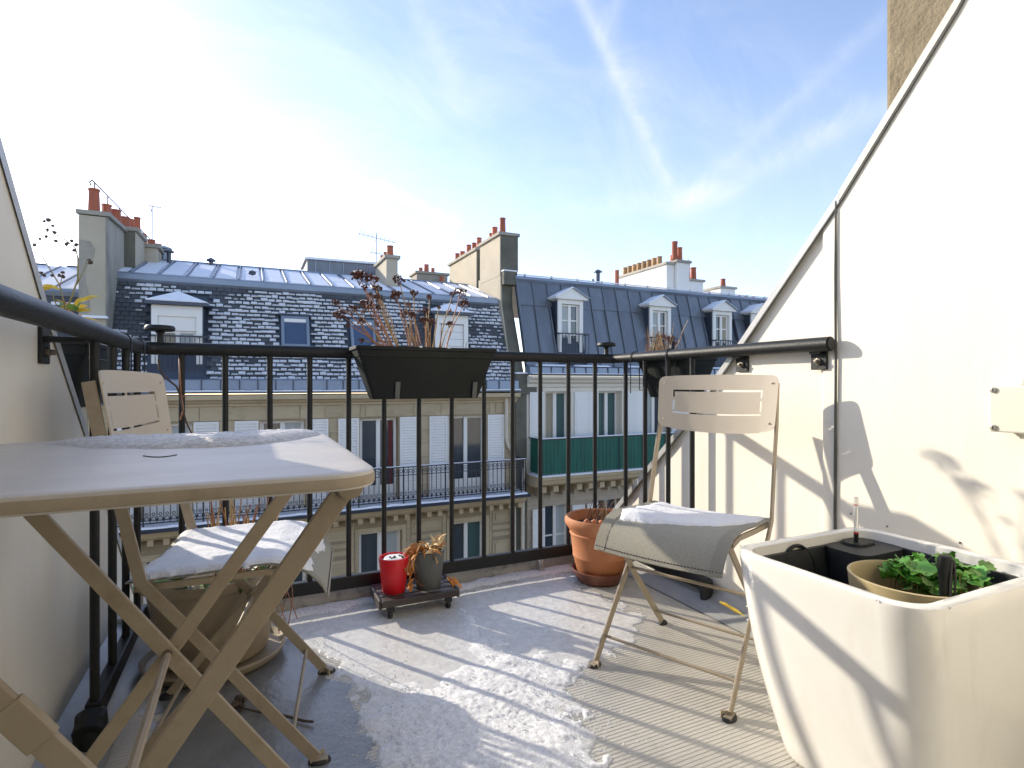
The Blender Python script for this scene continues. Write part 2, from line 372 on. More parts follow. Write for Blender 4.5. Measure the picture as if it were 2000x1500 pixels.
def poly_sd(P, X, Y):
    """signed distance (inside positive) to a polygon, numpy arrays"""
    P = np.array(P); d = np.full(X.shape, 1e9); ins = np.zeros(X.shape, bool); n = len(P)
    for i in range(n):
        a = P[i]; b = P[(i + 1) % n]; e = b - a
        t = np.clip(((X - a[0]) * e[0] + (Y - a[1]) * e[1]) / (e @ e), 0, 1)
        d = np.minimum(d, np.hypot(X - a[0] - t * e[0], Y - a[1] - t * e[1]))
        c = (a[1] > Y) != (b[1] > Y)
        with np.errstate(divide='ignore', invalid='ignore'):
            ins ^= c & (X < (b[0] - a[0]) * (Y - a[1]) / (b[1] - a[1] + 1e-12) + a[0])
    return np.where(ins, d, -d)
def heightfield(name, m, poly, zf, hmax, edge, res, rag, gran, kind='stuff', parent=None, seed=0., floor=-.004, rags=9., extra=None):
    """a snow or ice patch over the surface zf(x,y); its ragged rim dips under that surface"""
    P = np.array(poly); x0, y0 = P.min(0) - .03; x1, y1 = P.max(0) + .03
    nx = int((x1 - x0) / res) + 2; ny = int((y1 - y0) / res) + 2
    xs = x0 + np.arange(nx) * res; ys = y0 + np.arange(ny) * res
    X, Y = np.meshgrid(xs, ys, indexing='ij'); S = poly_sd(poly, X, Y)
    mb = MB(); idx = {}; H = np.zeros_like(S)
    for i in range(nx):
        for j in range(ny):
            s_ = S[i, j]
            if s_ > -.05:
                s_ = s_ + rag * noise.fractal(Vector((xs[i] * rags, ys[j] * rags, seed)), .9, 2.1, 5)
            S[i, j] = s_
            if s_ > 0:
                k = min(1, s_ / edge); h = hmax * math.sqrt(k) * (1 + .35 * fbm(xs[i], ys[j], seed + 3, 7))
                h += gran * k * (.7 * noise.noise(Vector((xs[i] * 130, ys[j] * 130, seed))) + .35 * noise.noise(Vector((xs[i] * 55, ys[j] * 55, seed))) + .35 * noise.noise(Vector((xs[i] * 14, ys[j] * 14, seed))))
                if extra: h *= extra(xs[i], ys[j])
                H[i, j] = max(h, -.001)
            else: H[i, j] = floor
    def vid(i, j):
        if (i, j) not in idx:
            idx[(i, j)] = len(mb.v); mb.v.append(Vector((xs[i], ys[j], zf(xs[i], ys[j]) + H[i, j])))
        return idx[(i, j)]
    for i in range(nx - 1):
        for j in range(ny - 1):
            if max(S[i, j], S[i + 1, j], S[i, j + 1], S[i + 1, j + 1]) > 0:
                mb.f.append((vid(i, j), vid(i + 1, j), vid(i + 1, j + 1), vid(i, j + 1)))
    return mb.build(name, m, parent, kind, smooth='all', fix=False)

# ------------------------------------------------------------------ the setting
XL, XR = -.405, 1.562          # faces of the two side walls
RL, RR, YR, ZR = -.325, 1.535, 2.16, .948   # railing lines
YF = 15.2                     # facade line over the street

def plain(name, mb, m, **k):
    o = mb.build(name, m, kind='structure', **k); return o
g = MB(); g.quad((-900, -900, -17), (900, -900, -17), (900, 900, -17), (-900, 900, -17)); plain('ground', g, 'asphalt')
g = MB(); g.box(-60, 60, YF - 3, YF + .01, -17, -16.87); plain('pavement', g, 'kerb')

# ribbed deck: ribs run along x
fl = MB(); y = -.8; prof = []
while y < 2.185:
    prof += [(y, 0), (y + .0068, 0), (y + .0078, -.0009), (y + .0104, -.0009)]; y += .0118
prof.append((2.19, 0))
for x in (XL, XR + .02): fl.v += [Vector((x, a, b)) for a, b in prof]
N = len(prof); fl.f = [(i, N + i, N + i + 1, i + 1) for i in range(N - 1)]
plain('floor', fl, 'floor')
k = MB(); k.box(XL, XR + .1, 2.19, 2.245, -.5, .062); k.box(XL - .3, XR + .3, 2.245, 2.30, -.6, -.05)
plain('kerb', k, 'kerb', bevel=.006)
fs = MB()
fs.add([(-.285, .2, .004), (-.285, 2.19, .004), (-.36, 2.19, .035), (-.36, .2, .035), (XL + .001, .2, .05), (XL + .001, 2.19, .05)], [(0, 1, 2, 3), (3, 2, 5, 4)])
fs.add([(1.475, .2, .004), (1.475, 2.19, .004), (1.535, 2.19, .045), (1.535, .2, .045), (XR - .001, .2, .075), (XR - .001, 2.19, .075)], [(3, 2, 1, 0), (4, 5, 2, 3)])
plain('flashing', fs, 'flashing')

# --- side walls
def side_wall(label, edge, x, out, seam_y=None):
    """edge: (y,z) points of the sloping top edge, front (far) to back"""
    w = thing('side_wall', label, 'wall', (x, 1.0, 0))
    far = edge[0]; back = edge[-1]
    if seam_y is None:
        poly = [(far[0], -.3)] + edge + [(back[0], -.3)]
        MB().prism([(x, a, b) for a, b in poly], (out * .10, 0, 0)).build('panel', 'white_wall', w, bevel=.004)
    else:
        def zat(yy):
            for (a, b), (c, d) in zip(edge, edge[1:]):
                if c <= yy <= a: return d + (b - d) * (yy - c) / (a - c)
        zs = zat(seam_y)
        e1 = [p for p in edge if p[0] > seam_y]; e2 = [p for p in edge if p[0] < seam_y]
        MB().prism([(x + .012, a, b) for a, b in [(far[0], -.3)] + e1 + [(seam_y, zs), (seam_y, -.3)]], (out * .09, 0, 0)).build('panel', 'white_wall', w, bevel=.003)
        MB().prism([(x, a, b) for a, b in [(seam_y - .004, -.3), (seam_y - .004, zs)] + e2 + [(back[0], -.3)]], (out * .10, 0, 0)).build('panel', 'white_wall', w, bevel=.003)
    return w
eL = [(2.62, -.05), (2.03, .52), (1.86, .685), (1.53, .985), (1.28, 1.245), (1.0, 1.53), (.6, 1.94), (.3, 2.25)]
wl = side_wall('cream wall beside the folding table, its edge sloping up to the left frame edge', eL, XL, -1)
pR = [(1185, 1012), (1330, 832), (1450, 662), (1640, 378), (1870, 0), (1900, -55)]
eR = [(onX(a, b, XR).y, onX(a, b, XR).z) for a, b in pR]
s0 = (eR[0][1] - eR[1][1]) / (eR[0][0] - eR[1][0])
eR = [(eR[0][0] + .35, eR[0][1] + .35 * s0)] + eR + [(.62, eR[-1][1] + .20), (.3, eR[-1][1] + .55), (-.05, eR[-1][1] + .95)]
SEAM = onX(1604, 750, XR).y
wr = side_wall('white wall behind the white planter, carrying the junction box and chair shadow', eR, XR, 1, SEAM)
def coping(w, edge, x, out, ya, yb, wd, m):
    pts = [p for p in edge if ya <= p[0] <= yb]
    mb = MB(); rings = []
    for (a, b) in pts:
        rings.append([(x - out * .004, a, b - .022), (x - out * .006, a, b + .006), (x + out * .03, a, b + .012), (x + out * wd, a, b + .010), (x + out * wd, a, b - .02)])
    vs = [q for r in rings for q in r]; fs_ = []
    for i in range(len(rings) - 1):
        for j in range(4): fs_.append((i * 5 + j, i * 5 + j + 1, i * 5 + j + 6, i * 5 + j + 5))
    mb.add(vs, fs_); mb.build('coping', m, w, smooth=True)
coping(wr, eR, XR, 1, -.1, SEAM + .02, .13, 'wall_trim')
coping(wr, [(a, b - .004) for a, b in eR], XR, 1, SEAM - .12, 2.7, .12, 'zinc_cap')
coping(wl, eL, XL, -1, .2, 2.7, .12, 'zinc_cap')
# dark joint strip and the standing lip of the zinc on the right wall
ys = onX(1635, 750, XR).y
j = MB(); zt = onX(1640, 378, XR).z
j.tube([(XR - .004, ys, -.0), (XR - .004, ys + .004, .45), (XR - .006, ys, .9), (XR - .004, ys + .003, 1.15), (XR - .004, ys + .001, zt - .02)], [.0036, .0042, .0036, .0036, .0025], 6)
j.build('joint_strip', 'dark_seam', wr, smooth=True)
j = MB()                                                # dark tubes put in for the shadow line under the coping
for (a, b), (c, d) in zip(eR, eR[1:]):
    j.tube([(XR - .003, a, b - .034), (XR - .003, c, d - .034)], .0028, 4)
j.build('coping_shadow', 'dark_seam', wr)
for q in ((1662, 1003), (1670, 1004), (1733, 1028), (1875, 1060), (1412, 620)):
    p = onX(*q, XR); MB().blob((XR - .001, p.y, p.z), .003, 1, .2).build('nail_head', 'dark_seam', wr)

# the flat this terrace belongs to, unseen, added to cut skylight and bounce sun: back wall with open doorway, room, roof slopes either side
hb = MB(); yb_ = -.42; ox0, ox1, oz = -.36, .46, 2.12
hb.box(-.40, ox0, yb_ - .12, yb_, -.3, 2.62); hb.box(ox1, 1.57, yb_ - .12, yb_, -.3, 2.62); hb.box(ox0, ox1, yb_ - .118, yb_ - .002, oz, 2.62); hb.box(ox0, ox1, yb_ - .118, yb_ - .002, -.3, -.003)
plain('unseen_back_wall', hb, 'white_wall')
hb = MB(); hb.box(-2.2, 3.2, -4.6, yb_ - .125, -.02, .0); hb.box(-2.2, 3.2, -4.6, yb_ - .125, 2.45, 2.5)
hb.box(-2.25, -2.2, -4.6, yb_ - .125, .0, 2.45); hb.box(3.2, 3.25, -4.6, yb_ - .125, 0, 2.45); hb.box(-2.2, 3.2, -4.65, -4.6, 0, 2.45)
hb.box(-2.2, -.402, yb_ - .17, yb_ - .125, 0, 2.45); hb.box(1.572, 3.2, yb_ - .17, yb_ - .125, 0, 2.45)
plain('unseen_room', hb, 'cream_wall')
hb = MB()
hb.prism([(-12, 2.36, -.15), (-12, -.3, 2.45), (-12, -.3, -.15)], (11.45, 0, 0)); hb.prism([(1.72, 2.30, -.05), (1.72, -.3, 2.45), (1.72, -.3, -.05)], (12, 0, 0))
plain('home_roof', hb, 'zinc_light')
hb = MB(); hb.add([(-12, -.3, 2.6), (14, -.3, 2.6), (14, -5, 3.4), (-12, -5, 3.4)], [(0, 1, 2, 3)]); hb.add([(-12, -.36, 2.45), (14, -.36, 2.45), (14, -.3, 2.6), (-12, -.3, 2.6)], [(0, 1, 2, 3)])
plain('home_upper_roof', hb, 'snow_far')
hb = MB(); hb.box(-12, 14, -5, 2.30, -17, -.32); plain('unseen_home_facade', hb, 'cream_wall')  # unseen street front, kept pale to bounce sunlight across the street

# rendered chimney behind the right wall
c = thing('chimney_wall', 'tall rough tan rendered chimney standing behind the white wall top', 'chimney', (2.9, 1.65, 0))
xa = onX(1728, 100, 2.25)
MB().box(2.25, 3.6, xa.y - .75, xa.y, -.2, 4.6).build('chimney_body', 'render_wall', c, bevel=.02)
MB().box(2.18, 3.67, xa.y - .82, xa.y + .07, 4.6, 4.75).build('chimney_cap', 'render_wall', c, bevel=.02)

# ------------------------------------------------------------------ railing
rl = thing('balcony_railing', 'black tubular balcony railing with round knobs round the terrace edge', 'railing', (.6, YR, 0))
def arc(cx, cy, r, a0, a1, n, z): return [(cx + r * math.cos(R(a0 + (a1 - a0) * i / n)), cy + r * math.sin(R(a0 + (a1 - a0) * i / n)), z) for i in range(n + 1)]
hy = onX(1622, 672, RR).y
path = [(RL + .012, .55, ZR - .004), (RL + .006, 1.2, ZR)] + arc(RL + .05, YR - .05, .05, 180, 90, 5, ZR) + [(.6, YR, ZR)] + arc(RR - .05, YR - .05, .05, 90, 0, 5, ZR) + [(RR, hy, ZR)]
MB().tube(path, .0215, 16).build('handrail', 'black_paint', rl, smooth=True)
MB().lathe([(.012, 0), (.012, .002), (.006, .003), (.006, 0)], (0, 0, 0), 10)
e = MB(); e.tube([(RR, hy - .001, ZR), (RR, hy - .004, ZR)], .017, 12); e.build('end_cap', 'rubber', rl)
zb = .083
path = [(RL, 1.54, zb)] + arc(RL + .03, YR - .03, .03, 180, 90, 3, zb) + arc(RR - .03, YR - .03, .03, 90, 0, 3, zb) + [(RR, 1.55, zb)]
MB().barpath(path, .030, .048, (0, 0, 1)).build('bottom_rail', 'black_paint', rl, bevel=.004)
bal = MB(); bal.tube([(0, 0, 0), (0, 0, .79), (0, 0, .825), (0, 0, .842)], [.0098, .0098, .0105, .014], 10, False)
bal = bal.build('baluster', 'black_paint', rl, smooth=True, origin=(0, 0, 0)); BME = bal.data
px_bal = [355, 440, 527, 605, 681, 750, 818, 882, 945, 1001, 1055, 1110, 1162]
spots = [(XatY(p, YR), YR) for p in px_bal]
spots += [(RR, onX(p, 750, RR).y) for p in (1222, 1260, 1305, 1352)]
spots += [(RL, yy) for yy in (1.56, 1.74, 1.91, 2.085)]
for i, (x, y) in enumerate(spots):
    if i == 0: bal.location = Vector((x, y, .100)) - WO[rl.name]
    else: inst(BME, 'baluster', rl, (x, y, .100))
kn = MB(); kn.lathe([(.0, .010), (.016, .012), (.011, .024), (.0105, .050), (.016, .056), (.040, .058), (.044, .062), (.044, .070), (.040, .075), (.0, .076)], (0, 0, 0), 24)
for i, x in enumerate((RL + .052, RR - .03)):
    kn2 = MB(); kn2.v = [v + Vector((x, YR, ZR)) for v in kn.v]; kn2.f = kn.f; kn2.build('knob', 'black_paint', rl, smooth=True)
f = MB(); xf = XatY(1057, YR); f.tube([(xf, YR, .06), (xf, YR, .002)], .010, 10); f.lathe([(.0, .012), (.018, .010), (.024, .0)], (xf, YR, 0), 14); f.build('foot', 'kerb', rl, smooth=True)
# the black base shoe of the left return
f = MB(); f.tube([(RL, 1.54, .083), (RL, 1.50, .06)], [.026, .03], 10); f.lathe([(0, .10), (.03, .09), (.034, .04), (.03, .0)], (RL, 1.53, 0), 14); f.build('foot', 'black_paint', rl, smooth=True)
f = MB(); f.lathe([(0, .107), (.022, .10), (.024, .04), (.022, .0)], (RR, 1.56, 0), 14); f.build('foot', 'black_paint', rl, smooth=True)
def bracket(x, y, z, wallx, sgn):
    b = MB(); b.box(min(wallx, wallx - sgn * .008), max(wallx, wallx - sgn * .008), y - .026, y + .026, z - .075, z + .004)
    b.box(min(x, wallx), max(x, wallx), y - .018, y + .018, z - .028, z - .016)
    o = b.build('bracket', 'black_paint', rl, bevel=.002)
    b = MB(); b.lathe([(0, 0), (.011, 0), (.011, .006), (.006, .007), (.006, .016), (0, .017)], (0, 0, 0), 6)
    mtx = Matrix.Rotation(R(-90) * sgn, 4, 'Y'); b.v = [mtx @ v + Vector((wallx - sgn * .008, y, z - .05)) for v in b.v]; b.build('bolt', 'bolt', o)
pb = onX(1447, 700, XR); bracket(RR, pb.y, ZR, XR + .012, 1)
pb = onX(1614, 700, XR); bracket(RR, pb.y + .02, ZR, XR, 1)
bracket(RL, 1.50, ZR, XL, -1)

# ------------------------------------------------------------------ snow and ice on the deck
zf0 = lambda x, y: 0.0
ice_px = [(545, 1205), (640, 1187), (760, 1178), (890, 1160), (1060, 1122), (1118, 1114), (1140, 1150), (1185, 1170), (1262, 1205), (1225, 1262), (1165, 1290), (1110, 1322), (1128, 1390), (1150, 1440), (1170, 1520), (1200, 1640), (780, 1640), (745, 1500), (705, 1400), (690, 1330), (620, 1275), (560, 1240)]
ice = [tuple(onZ(a, b, 0).xy) for a, b in ice_px]
tag(heightfield('ice_sheet', 'ice', ice, zf0, .0036, .05, .006, .05, .0016, seed=4., rags=16), 'thin grey sheet of ice spread over the middle of the ribbed deck', 'ice', kind='stuff')
sn_px = [(900, 1190), (940, 1222), (985, 1265), (1025, 1283), (1075, 1275), (1113, 1288), (1110, 1318), (1095, 1345), (1125, 1385), (1165, 1425), (1150, 1455), (1168, 1520), (1190, 1640), (800, 1640), (750, 1500), (722, 1400), (760, 1345), (850, 1330), (925, 1290), (905, 1240)]
snp = [tuple(onZ(a, b, 0).xy) for a, b in sn_px]
tag(heightfield('snow_patch', 'snow_gran', snp, zf0, .011, .12, .006, .07, .0055, seed=9., rags=12), 'thick crusty white snow patch lying across the front of the deck', 'snow', kind='stuff')
st_px = [(535, 1200), (620, 1184), (720, 1168), (880, 1144), (1060, 1109), (1118, 1100), (1120, 1115), (1000, 1134), (880, 1160), (700, 1185), (560, 1212)]
stp = [tuple(onZ(a, b, 0).xy) for a, b in st_px]
tag(heightfield('snow_strip', 'snow_gran', stp, zf0, .010, .03, .007, .03, .004, seed=15.), 'low strip of old snow along the foot of the kerb', 'snow', kind='stuff')
gr = MB(); rg_ = random.Random(2); A0 = np.array(ice); bx0, bx1 = A0.min(0), A0.max(0); n_ = 9000
GX = np.array([rg_.uniform(bx0[0] - .06, bx1[0] + .06) for _ in range(n_)]); GY = np.array([rg_.uniform(max(.35, bx0[1]), bx1[1] + .02) for _ in range(n_)])
D1, D2 = poly_sd(ice, GX, GY), poly_sd(snp, GX, GY)
for x, y, a_, b_ in zip(GX, GY, D1, D2):
    w_ = max(math.exp(-(b_ / .10) ** 2), .35 * (a_ > -.02)) if a_ > -.05 or b_ > -.12 else 0
    if rg_.random() < w_ * .9:
        r = rg_.uniform(.0012, .0036); z = .010 if b_ > .03 else (.003 if a_ > 0 else 0); q = rg_.random() * 3
        gr.add([(x + r * math.cos(q), y + r * math.sin(q), z - .001), (x + r * math.cos(q + 2.1), y + r * math.sin(q + 2.1), z - .001), (x + r * math.cos(q + 4.2), y + r * math.sin(q + 4.2), z - .001), (x, y, z + r * 1.1)], [(0, 1, 3), (1, 2, 3), (2, 0, 3)])
tag(gr.build('snow_grains', 'snow', smooth='all'), 'loose frozen snow grains scattered round the snow patch on the deck', 'snow', kind='stuff')
wt_px = [(285, 1500), (300, 1380), (330, 1300), (440, 1262), (560, 1245), (640, 1300), (690, 1370), (735, 1480), (790, 1640), (240, 1640)]
wtp = [tuple(onZ(a, b, 0).xy) for a, b in wt_px]
tag(heightfield('meltwater', 'wet', wtp, zf0, .0006, .05, .012, .06, .0009, seed=31., floor=-.0012, rags=11), 'wet film of frozen meltwater on the deck under the table', 'water', kind='stuff')
wet_px = [(690, 1172), (760, 1162), (880, 1180), (900, 1215), (800, 1225), (720, 1215)]

# ------------------------------------------------------------------ the street front opposite
UNIT = {}
def unit_box(m, bev=0.0):
    """one shared unit box mesh (base-centred at the origin) per material"""
    if m not in UNIT:
        b = MB(); b.box(-.5, .5, -.5, .5, -.5, .5); me = bpy.data.meshes.new('block')
        me.from_pydata(b.v, [], b.f); me.materials.append(MATS[m]); UNIT[m] = me
    return UNIT[m]
def block(name, m, parent, x0, x1, y0, y1, z0, z1, rot=None):
    return inst(unit_box(m), name, parent, ((x0 + x1) / 2, (y0 + y1) / 2, (z0 + z1) / 2), (x1 - x0, y1 - y0, z1 - z0), rot)
def subb(name, m, part, x0, x1, y0, y1, z0, z1, rot=None): return block(name, m, part, x0, x1, y0, y1, z0, z1, rot)

def facade(root, m, x0, x1, z0, z1, y, ops, depth=.26):
    """front skin with real openings and their reveals"""
    xs = sorted({x0, x1, *[o[0] for o in ops], *[o[1] for o in ops]}); zs = sorted({z0, z1, *[o[2] for o in ops], *[o[3] for o in ops]})
    mb = MB()
    for a, b in zip(xs, xs[1:]):
        for c, d in zip(zs, zs[1:]):
            if not any(o[0] <= (a + b) / 2 <= o[1] and o[2] <= (c + d) / 2 <= o[3] for o in ops):
                mb.quad((a, y, c), (b, y, c), (b, y, d), (a, y, d))
    for a, b, c, d in ops:
        yy = y + depth
        mb.quad((a, y, c), (a, y, d), (a, yy, d), (a, yy, c)); mb.quad((b, y, c), (b, yy, c), (b, yy, d), (b, y, d))
        mb.quad((a, y, d), (b, y, d), (b, yy, d), (a, yy, d)); mb.quad((a, y, c), (a, yy, c), (b, yy, c), (b, y, c))
    mb.quad((x0, y, z0), (x0, y, z1), (x0, y + 9, z1), (x0, y + 9, z0)); mb.quad((x1, y, z0), (x1, y + 9, z0), (x1, y + 9, z1), (x1, y, z1))
    return mb.build('wall', m, root)

def ashlar(root, m, x0, x1, z0, z1, y, ops, ch, cw, proud=.014, gap=.016, seed=1):
    rr = random.Random(seed); z = z0; row = 0
    while z < z1 - .05:
        zt = min(z + ch, z1); iv = [(x0, x1)]
        for a, b, c, d in ops:
            if d > z + .02 and c < zt - .02:
                iv = [q for (p, r) in iv for q in ((p, min(r, a)), (max(p, b), r)) if q[1] - q[0] > .06]
        for p, r in iv:
            n = max(1, round((r - p) / cw)); w = (r - p) / n
            cuts = [p] + [p + w * (i + (.28 if row % 2 else -.12) * (1 if n > 1 else 0)) for i in range(1, n)] + [r]
            for a, b in zip(cuts, cuts[1:]):
                pr = proud * (.7 + .6 * rr.random()); block('stone', m, root, a + gap / 2, b - gap / 2, y - pr, y + .01, z + gap / 2, zt - gap / 2)
        z = zt; row += 1

def window(root, x0, x1, z0, z1, y, glass='glass_dark', curtain=None, bars=0, fr=.07, mull=.11, low=0.0):
    """two-leaf window: frame part, glass panes and curtains as its sub-parts"""
    f = MB(); f.box(x0, x0 + fr, y, y + .07, z0, z1); f.box(x1 - fr, x1, y, y + .07, z0, z1)
    xm = (x0 + x1) / 2
    f.box(x0 + fr, xm - mull / 2, y, y + .07, z1 - fr, z1); f.box(xm + mull / 2, x1 - fr, y, y + .07, z1 - fr, z1)
    f.box(x0 + fr, xm - mull / 2, y, y + .07, z0, z0 + max(fr, low)); f.box(xm + mull / 2, x1 - fr, y, y + .07, z0, z0 + max(fr, low))
    f.box(xm - mull / 2, xm + mull / 2, y - .02, y + .06, z0, z1)
    for i in range(bars):
        zz = z0 + max(fr, low) + (z1 - z0 - fr - max(fr, low)) * (i + 1) / (bars + 1)
        f.box(x0 + fr, xm - mull / 2, y + .004, y + .05, zz - .022, zz + .022); f.box(xm + mull / 2, x1 - fr, y + .004, y + .05, zz - .022, zz + .022)
    w = f.build('window', 'paint_white', root)
    for k, (a, b) in enumerate(((x0 + fr, xm - mull / 2), (xm + mull / 2, x1 - fr))):
        subb('pane', glass if not curtain or curtain[k] is None else curtain[k], w, a, b, y + .035, y + .05, z0 + max(fr, low), z1 - fr)
    return w

def shutter_mesh(w, h, m='shutter_white', louv=.075):
    f = MB(); st = .055
    f.box(-w / 2, -w / 2 + st, -.02, .02, 0, h); f.box(w / 2 - st, w / 2, -.02, .02, 0, h)
    for a, b in ((0, .10), (h * .36, h * .36 + .10), (h - .07, h)): f.box(-w / 2 + st, w / 2 - st, -.018, .018, a, b)
    for a, b in ((.10, h * .36), (h * .36 + .10, h - .07)):
        n = int((b - a) / louv)
        for i in range(n):
            z = a + (b - a) * (i + .5) / n
            f.add([(-w / 2 + st, -.014, z - .030), (w / 2 - st, -.014, z - .030), (w / 2 - st, .014, z + .020), (-w / 2 + st, .014, z + .020),
                   (-w / 2 + st, -.008, z - .036), (w / 2 - st, -.008, z - .036), (w / 2 - st, .018, z + .014), (-w / 2 + st, .018, z + .014)],
                  [(0, 1, 2, 3), (4, 7, 6, 5), (0, 4, 5, 1), (2, 6, 7, 3)])
    f.box(-w / 2 + st, w / 2 - st, .014, .018, .1, h - .07)
    me = bpy.data.meshes.new('shutter'); me.from_pydata(f.v, [], f.f); me.materials.append(MATS[m]); return me

def mitre_band(root, name, m, x0, x1, y, prof, kind=None, ends=True):
    """moulding run along x with the (out, z) profile"""
    mb = MB(); n = len(prof)
    vs = [(x0, y - o, z) for o, z in prof] + [(x1, y - o, z) for o, z in prof]
    fs_ = [(i, i + 1, n + i + 1, n + i) for i in range(n - 1)] + [tuple(range(n)), tuple(range(2 * n - 1, n - 1, -1))]
    return mb.add(vs, fs_).build(name, m, root, kind)

def chimney(root, x0, x1, y0, y1, z0, z1, m='chimney_render', pots=(), cap='chimney_grey', potm='clay_pot', slope=0.0, mf=None, snow=True):
    """stack (part) with its cap and clay pots as sub-parts; slope lets the top run with depth"""
    b = MB(); zz = z1 + slope
    b.hexa([(x0, y0, z0), (x1, y0, z0), (x1, y1, z0), (x0, y1, z0), (x0, y0, z1), (x1, y0, z1), (x1, y1, zz), (x0, y1, zz)])
    s = b.build('chimney', m, root, bevel=.015)
    c = MB(); e = .07
    c.hexa([(x0 - e, y0 - e, z1), (x1 + e, y0 - e, z1), (x1 + e, y1 + e, zz), (x0 - e, y1 + e, zz), (x0 - e, y0 - e, z1 + .10), (x1 + e, y0 - e, z1 + .10), (x1 + e, y1 + e, zz + .10), (x0 - e, y1 + e, zz + .10)])
    c.build('cap', cap, s, bevel=.01)
    for (x, y, r, h) in pots:
        z = z1 + slope * (y - y0) / max(.01, y1 - y0) + .10
        p = MB(); p.lathe([(r * .98, 0), (r * .95, h * .06), (r * .82, h * .9), (r * .92, h * .92), (r * .92, h), (r * .72, h), (r * .70, h * .3), (0, h * .3)], (x, y, z), 12)
        p.build('chimney_pot', potm, s, smooth=True)
    return s

# ---------------- building A: stone front, snowy slate mansard
XA0, XA1 = -3.30, 7.26
A = thing('apartment_building', 'stone apartment building with snowy slate mansard and white louvred shutters', 'building', (2.0, YF, -17))
zSl = -2.40                                             # balcony floor
wA = [(-2.32, -1.27), (.20, 1.26), (2.64, 3.68), (5.12, 6.30)]
opsU = [(a, b, zSl, -.10) for a, b in wA]
opsL = [(-2.30, -1.25, -5.9, -3.28), (.22, 1.30, -5.9, -3.28), (2.62, 3.78, -5.9, -3.20), (5.18, 6.28, -5.9, -3.20)]
facade(A, 'stone_joint', XA0, XA1, -17, .50, YF, opsU + opsL)
ashlar(A, 'stone', XA0 + .01, XA1 - .01, zSl + .02, .28, YF, [(a - .10, b + .10, c, d + .02) for a, b, c, d in opsU], .385, .78, proud=.016, seed=3)
# lower storey: courses, and framed panels between the windows
pan = [(4.02, 4.95), (6.48, 7.1), (1.55, 2.40), (-1.0, 0.0)]
ashlar(A, 'stone', XA0 + .01, XA1 - .01, -5.9, -2.86, YF, [(a - .12, b + .12, c, d + .16) for a, b, c, d in opsL] + [(a, b, -5.9, -2.90) for a, b in pan], .34, .95, proud=.012, seed=5)
for a, b in pan:
    for z0, z1 in ((-3.32, -2.96), (-3.52, -3.40), (-3.72, -3.60), (-4.6, -3.84), (-5.8, -4.72)):
        block('stone_panel', 'stone', A, a + .03, b - .03, YF - .012, YF + .01, z0, z1)
        if z1 - z0 > .3: block('stone_panel', 'stone', A, a + .12, b - .12, YF - .035, YF - .012, z0 + .08, z1 - .08)
for a, b, c, d in opsL:                                 # plain window surrounds, butted
    block('window_surround', 'stone', A, a - .11, a - .005, YF - .03, YF + .01, c, d + .14)
    block('window_surround', 'stone', A, b + .005, b + .11, YF - .03, YF + .01, c, d + .14)
    block('window_surround', 'stone', A, a - .003, b + .003, YF - .028, YF + .01, d + .004, d + .14)
for a, b, c, d in opsU:
    block('window_surround', 'stone', A, a - .095, a - .005, YF - .02, YF + .01, c, d + .01)
    block('window_surround', 'stone', A, b + .005, b + .095, YF - .02, YF + .01, c, d + .01)
# framed blocks of the frieze above the windows
for i, (a, b) in enumerate(((-2.1, -1.45), (-.6, -.2), (.35, 1.1), (1.75, 2.2), (2.8, 3.55), (4.1, 4.75), (5.35, 6.1), (6.6, 7.0))):
    block('frieze_block', 'stone', A, a, b, YF - .045, YF - .017, -.04, .24)
mitre_band(A, 'cornice', 'stone_trim', XA0, XA1 + .02, YF, [(0, .28), (.05, .285), (.06, .34), (.14, .37), (.18, .42), (.32, .45), (.34, .53), (.34, .56), (0, .58)])
# gutter band with its brackets and a thin line of snow
mitre_band(A, 'gutter', 'zinc_light', XA0, XA1 + .02, YF, [(.06, .60), (.36, .60), (.38, .64), (.30, .645), (.22, .65), (.20, .92), (.10, .95), (-.1, .95), (-.1, .60)])
for i in range(26): block('gutter_strap', 'zinc_dark', A, XA0 + .2 + i * .405, XA0 + .225 + i * .405, YF - .235, YF - .20, .65, .93)
s = MB()
for i in range(60):
    x = XA0 + (XA1 - XA0) * i / 60; s.box(x, x + .1757, YF - .40, YF - .24, .646, .672 + .012 * random.random())
s.build('gutter_snow', 'snow_far', A, 'stuff')

# mansard slope
yM0, zM0, yM1, zM1 = YF + .12, .93, YF + 1.22, 3.44
dM = Vector((0, yM1 - yM0, zM1 - zM0)); LM = dM.length; dM.normalize(); nM = Vector((0, -dM.z, dM.y))
def mp(x, t, h=0): return Vector((x, yM0, zM0)) + dM * t + nM * h
r_ = MB(); r_.quad(mp(XA0, -.1, -.03), mp(XA1, -.1, -.03), mp(XA1, LM, -.03), mp(XA0, LM, -.03)); roofA = r_.build('roof', 'zinc_dark', A)
holes = []                                              # (x0,x1,t0,t1) left free for dormers and skylights
def tz(z): return (z - zM0) / dM.z
dorm = [(-2.14, -1.08, .98, 2.72), (4.84, 5.86, 1.10, 2.86)]
for a, b, c, d in dorm: holes.append((a - .14, b + .14, -.2, tz(d + .40)))
sky_l = [(.72, 1.42, 1.78, 2.62), (2.50, 3.18, 1.78, 2.62)]
for a, b, c, d in sky_l: holes.append((a - .10, b + .10, tz(c - .08), tz(d + .10)))
rh, cw = .120, .175; nr = int(LM / rh); slates = []
for r in range(nr):
    off = (r % 2) * cw / 2; x = XA0 + .30 - off
    while x < XA1 - .02:
        xa, xb = max(x, XA0 + .30), min(x + cw, XA1 - .02); t = r * rh
        if xb - xa > .05 and not any(h[0] < (xa + xb) / 2 < h[1] and h[2] < t + rh / 2 < h[3] for h in holes): slates.append((xa, xb, t, r))
        x += cw
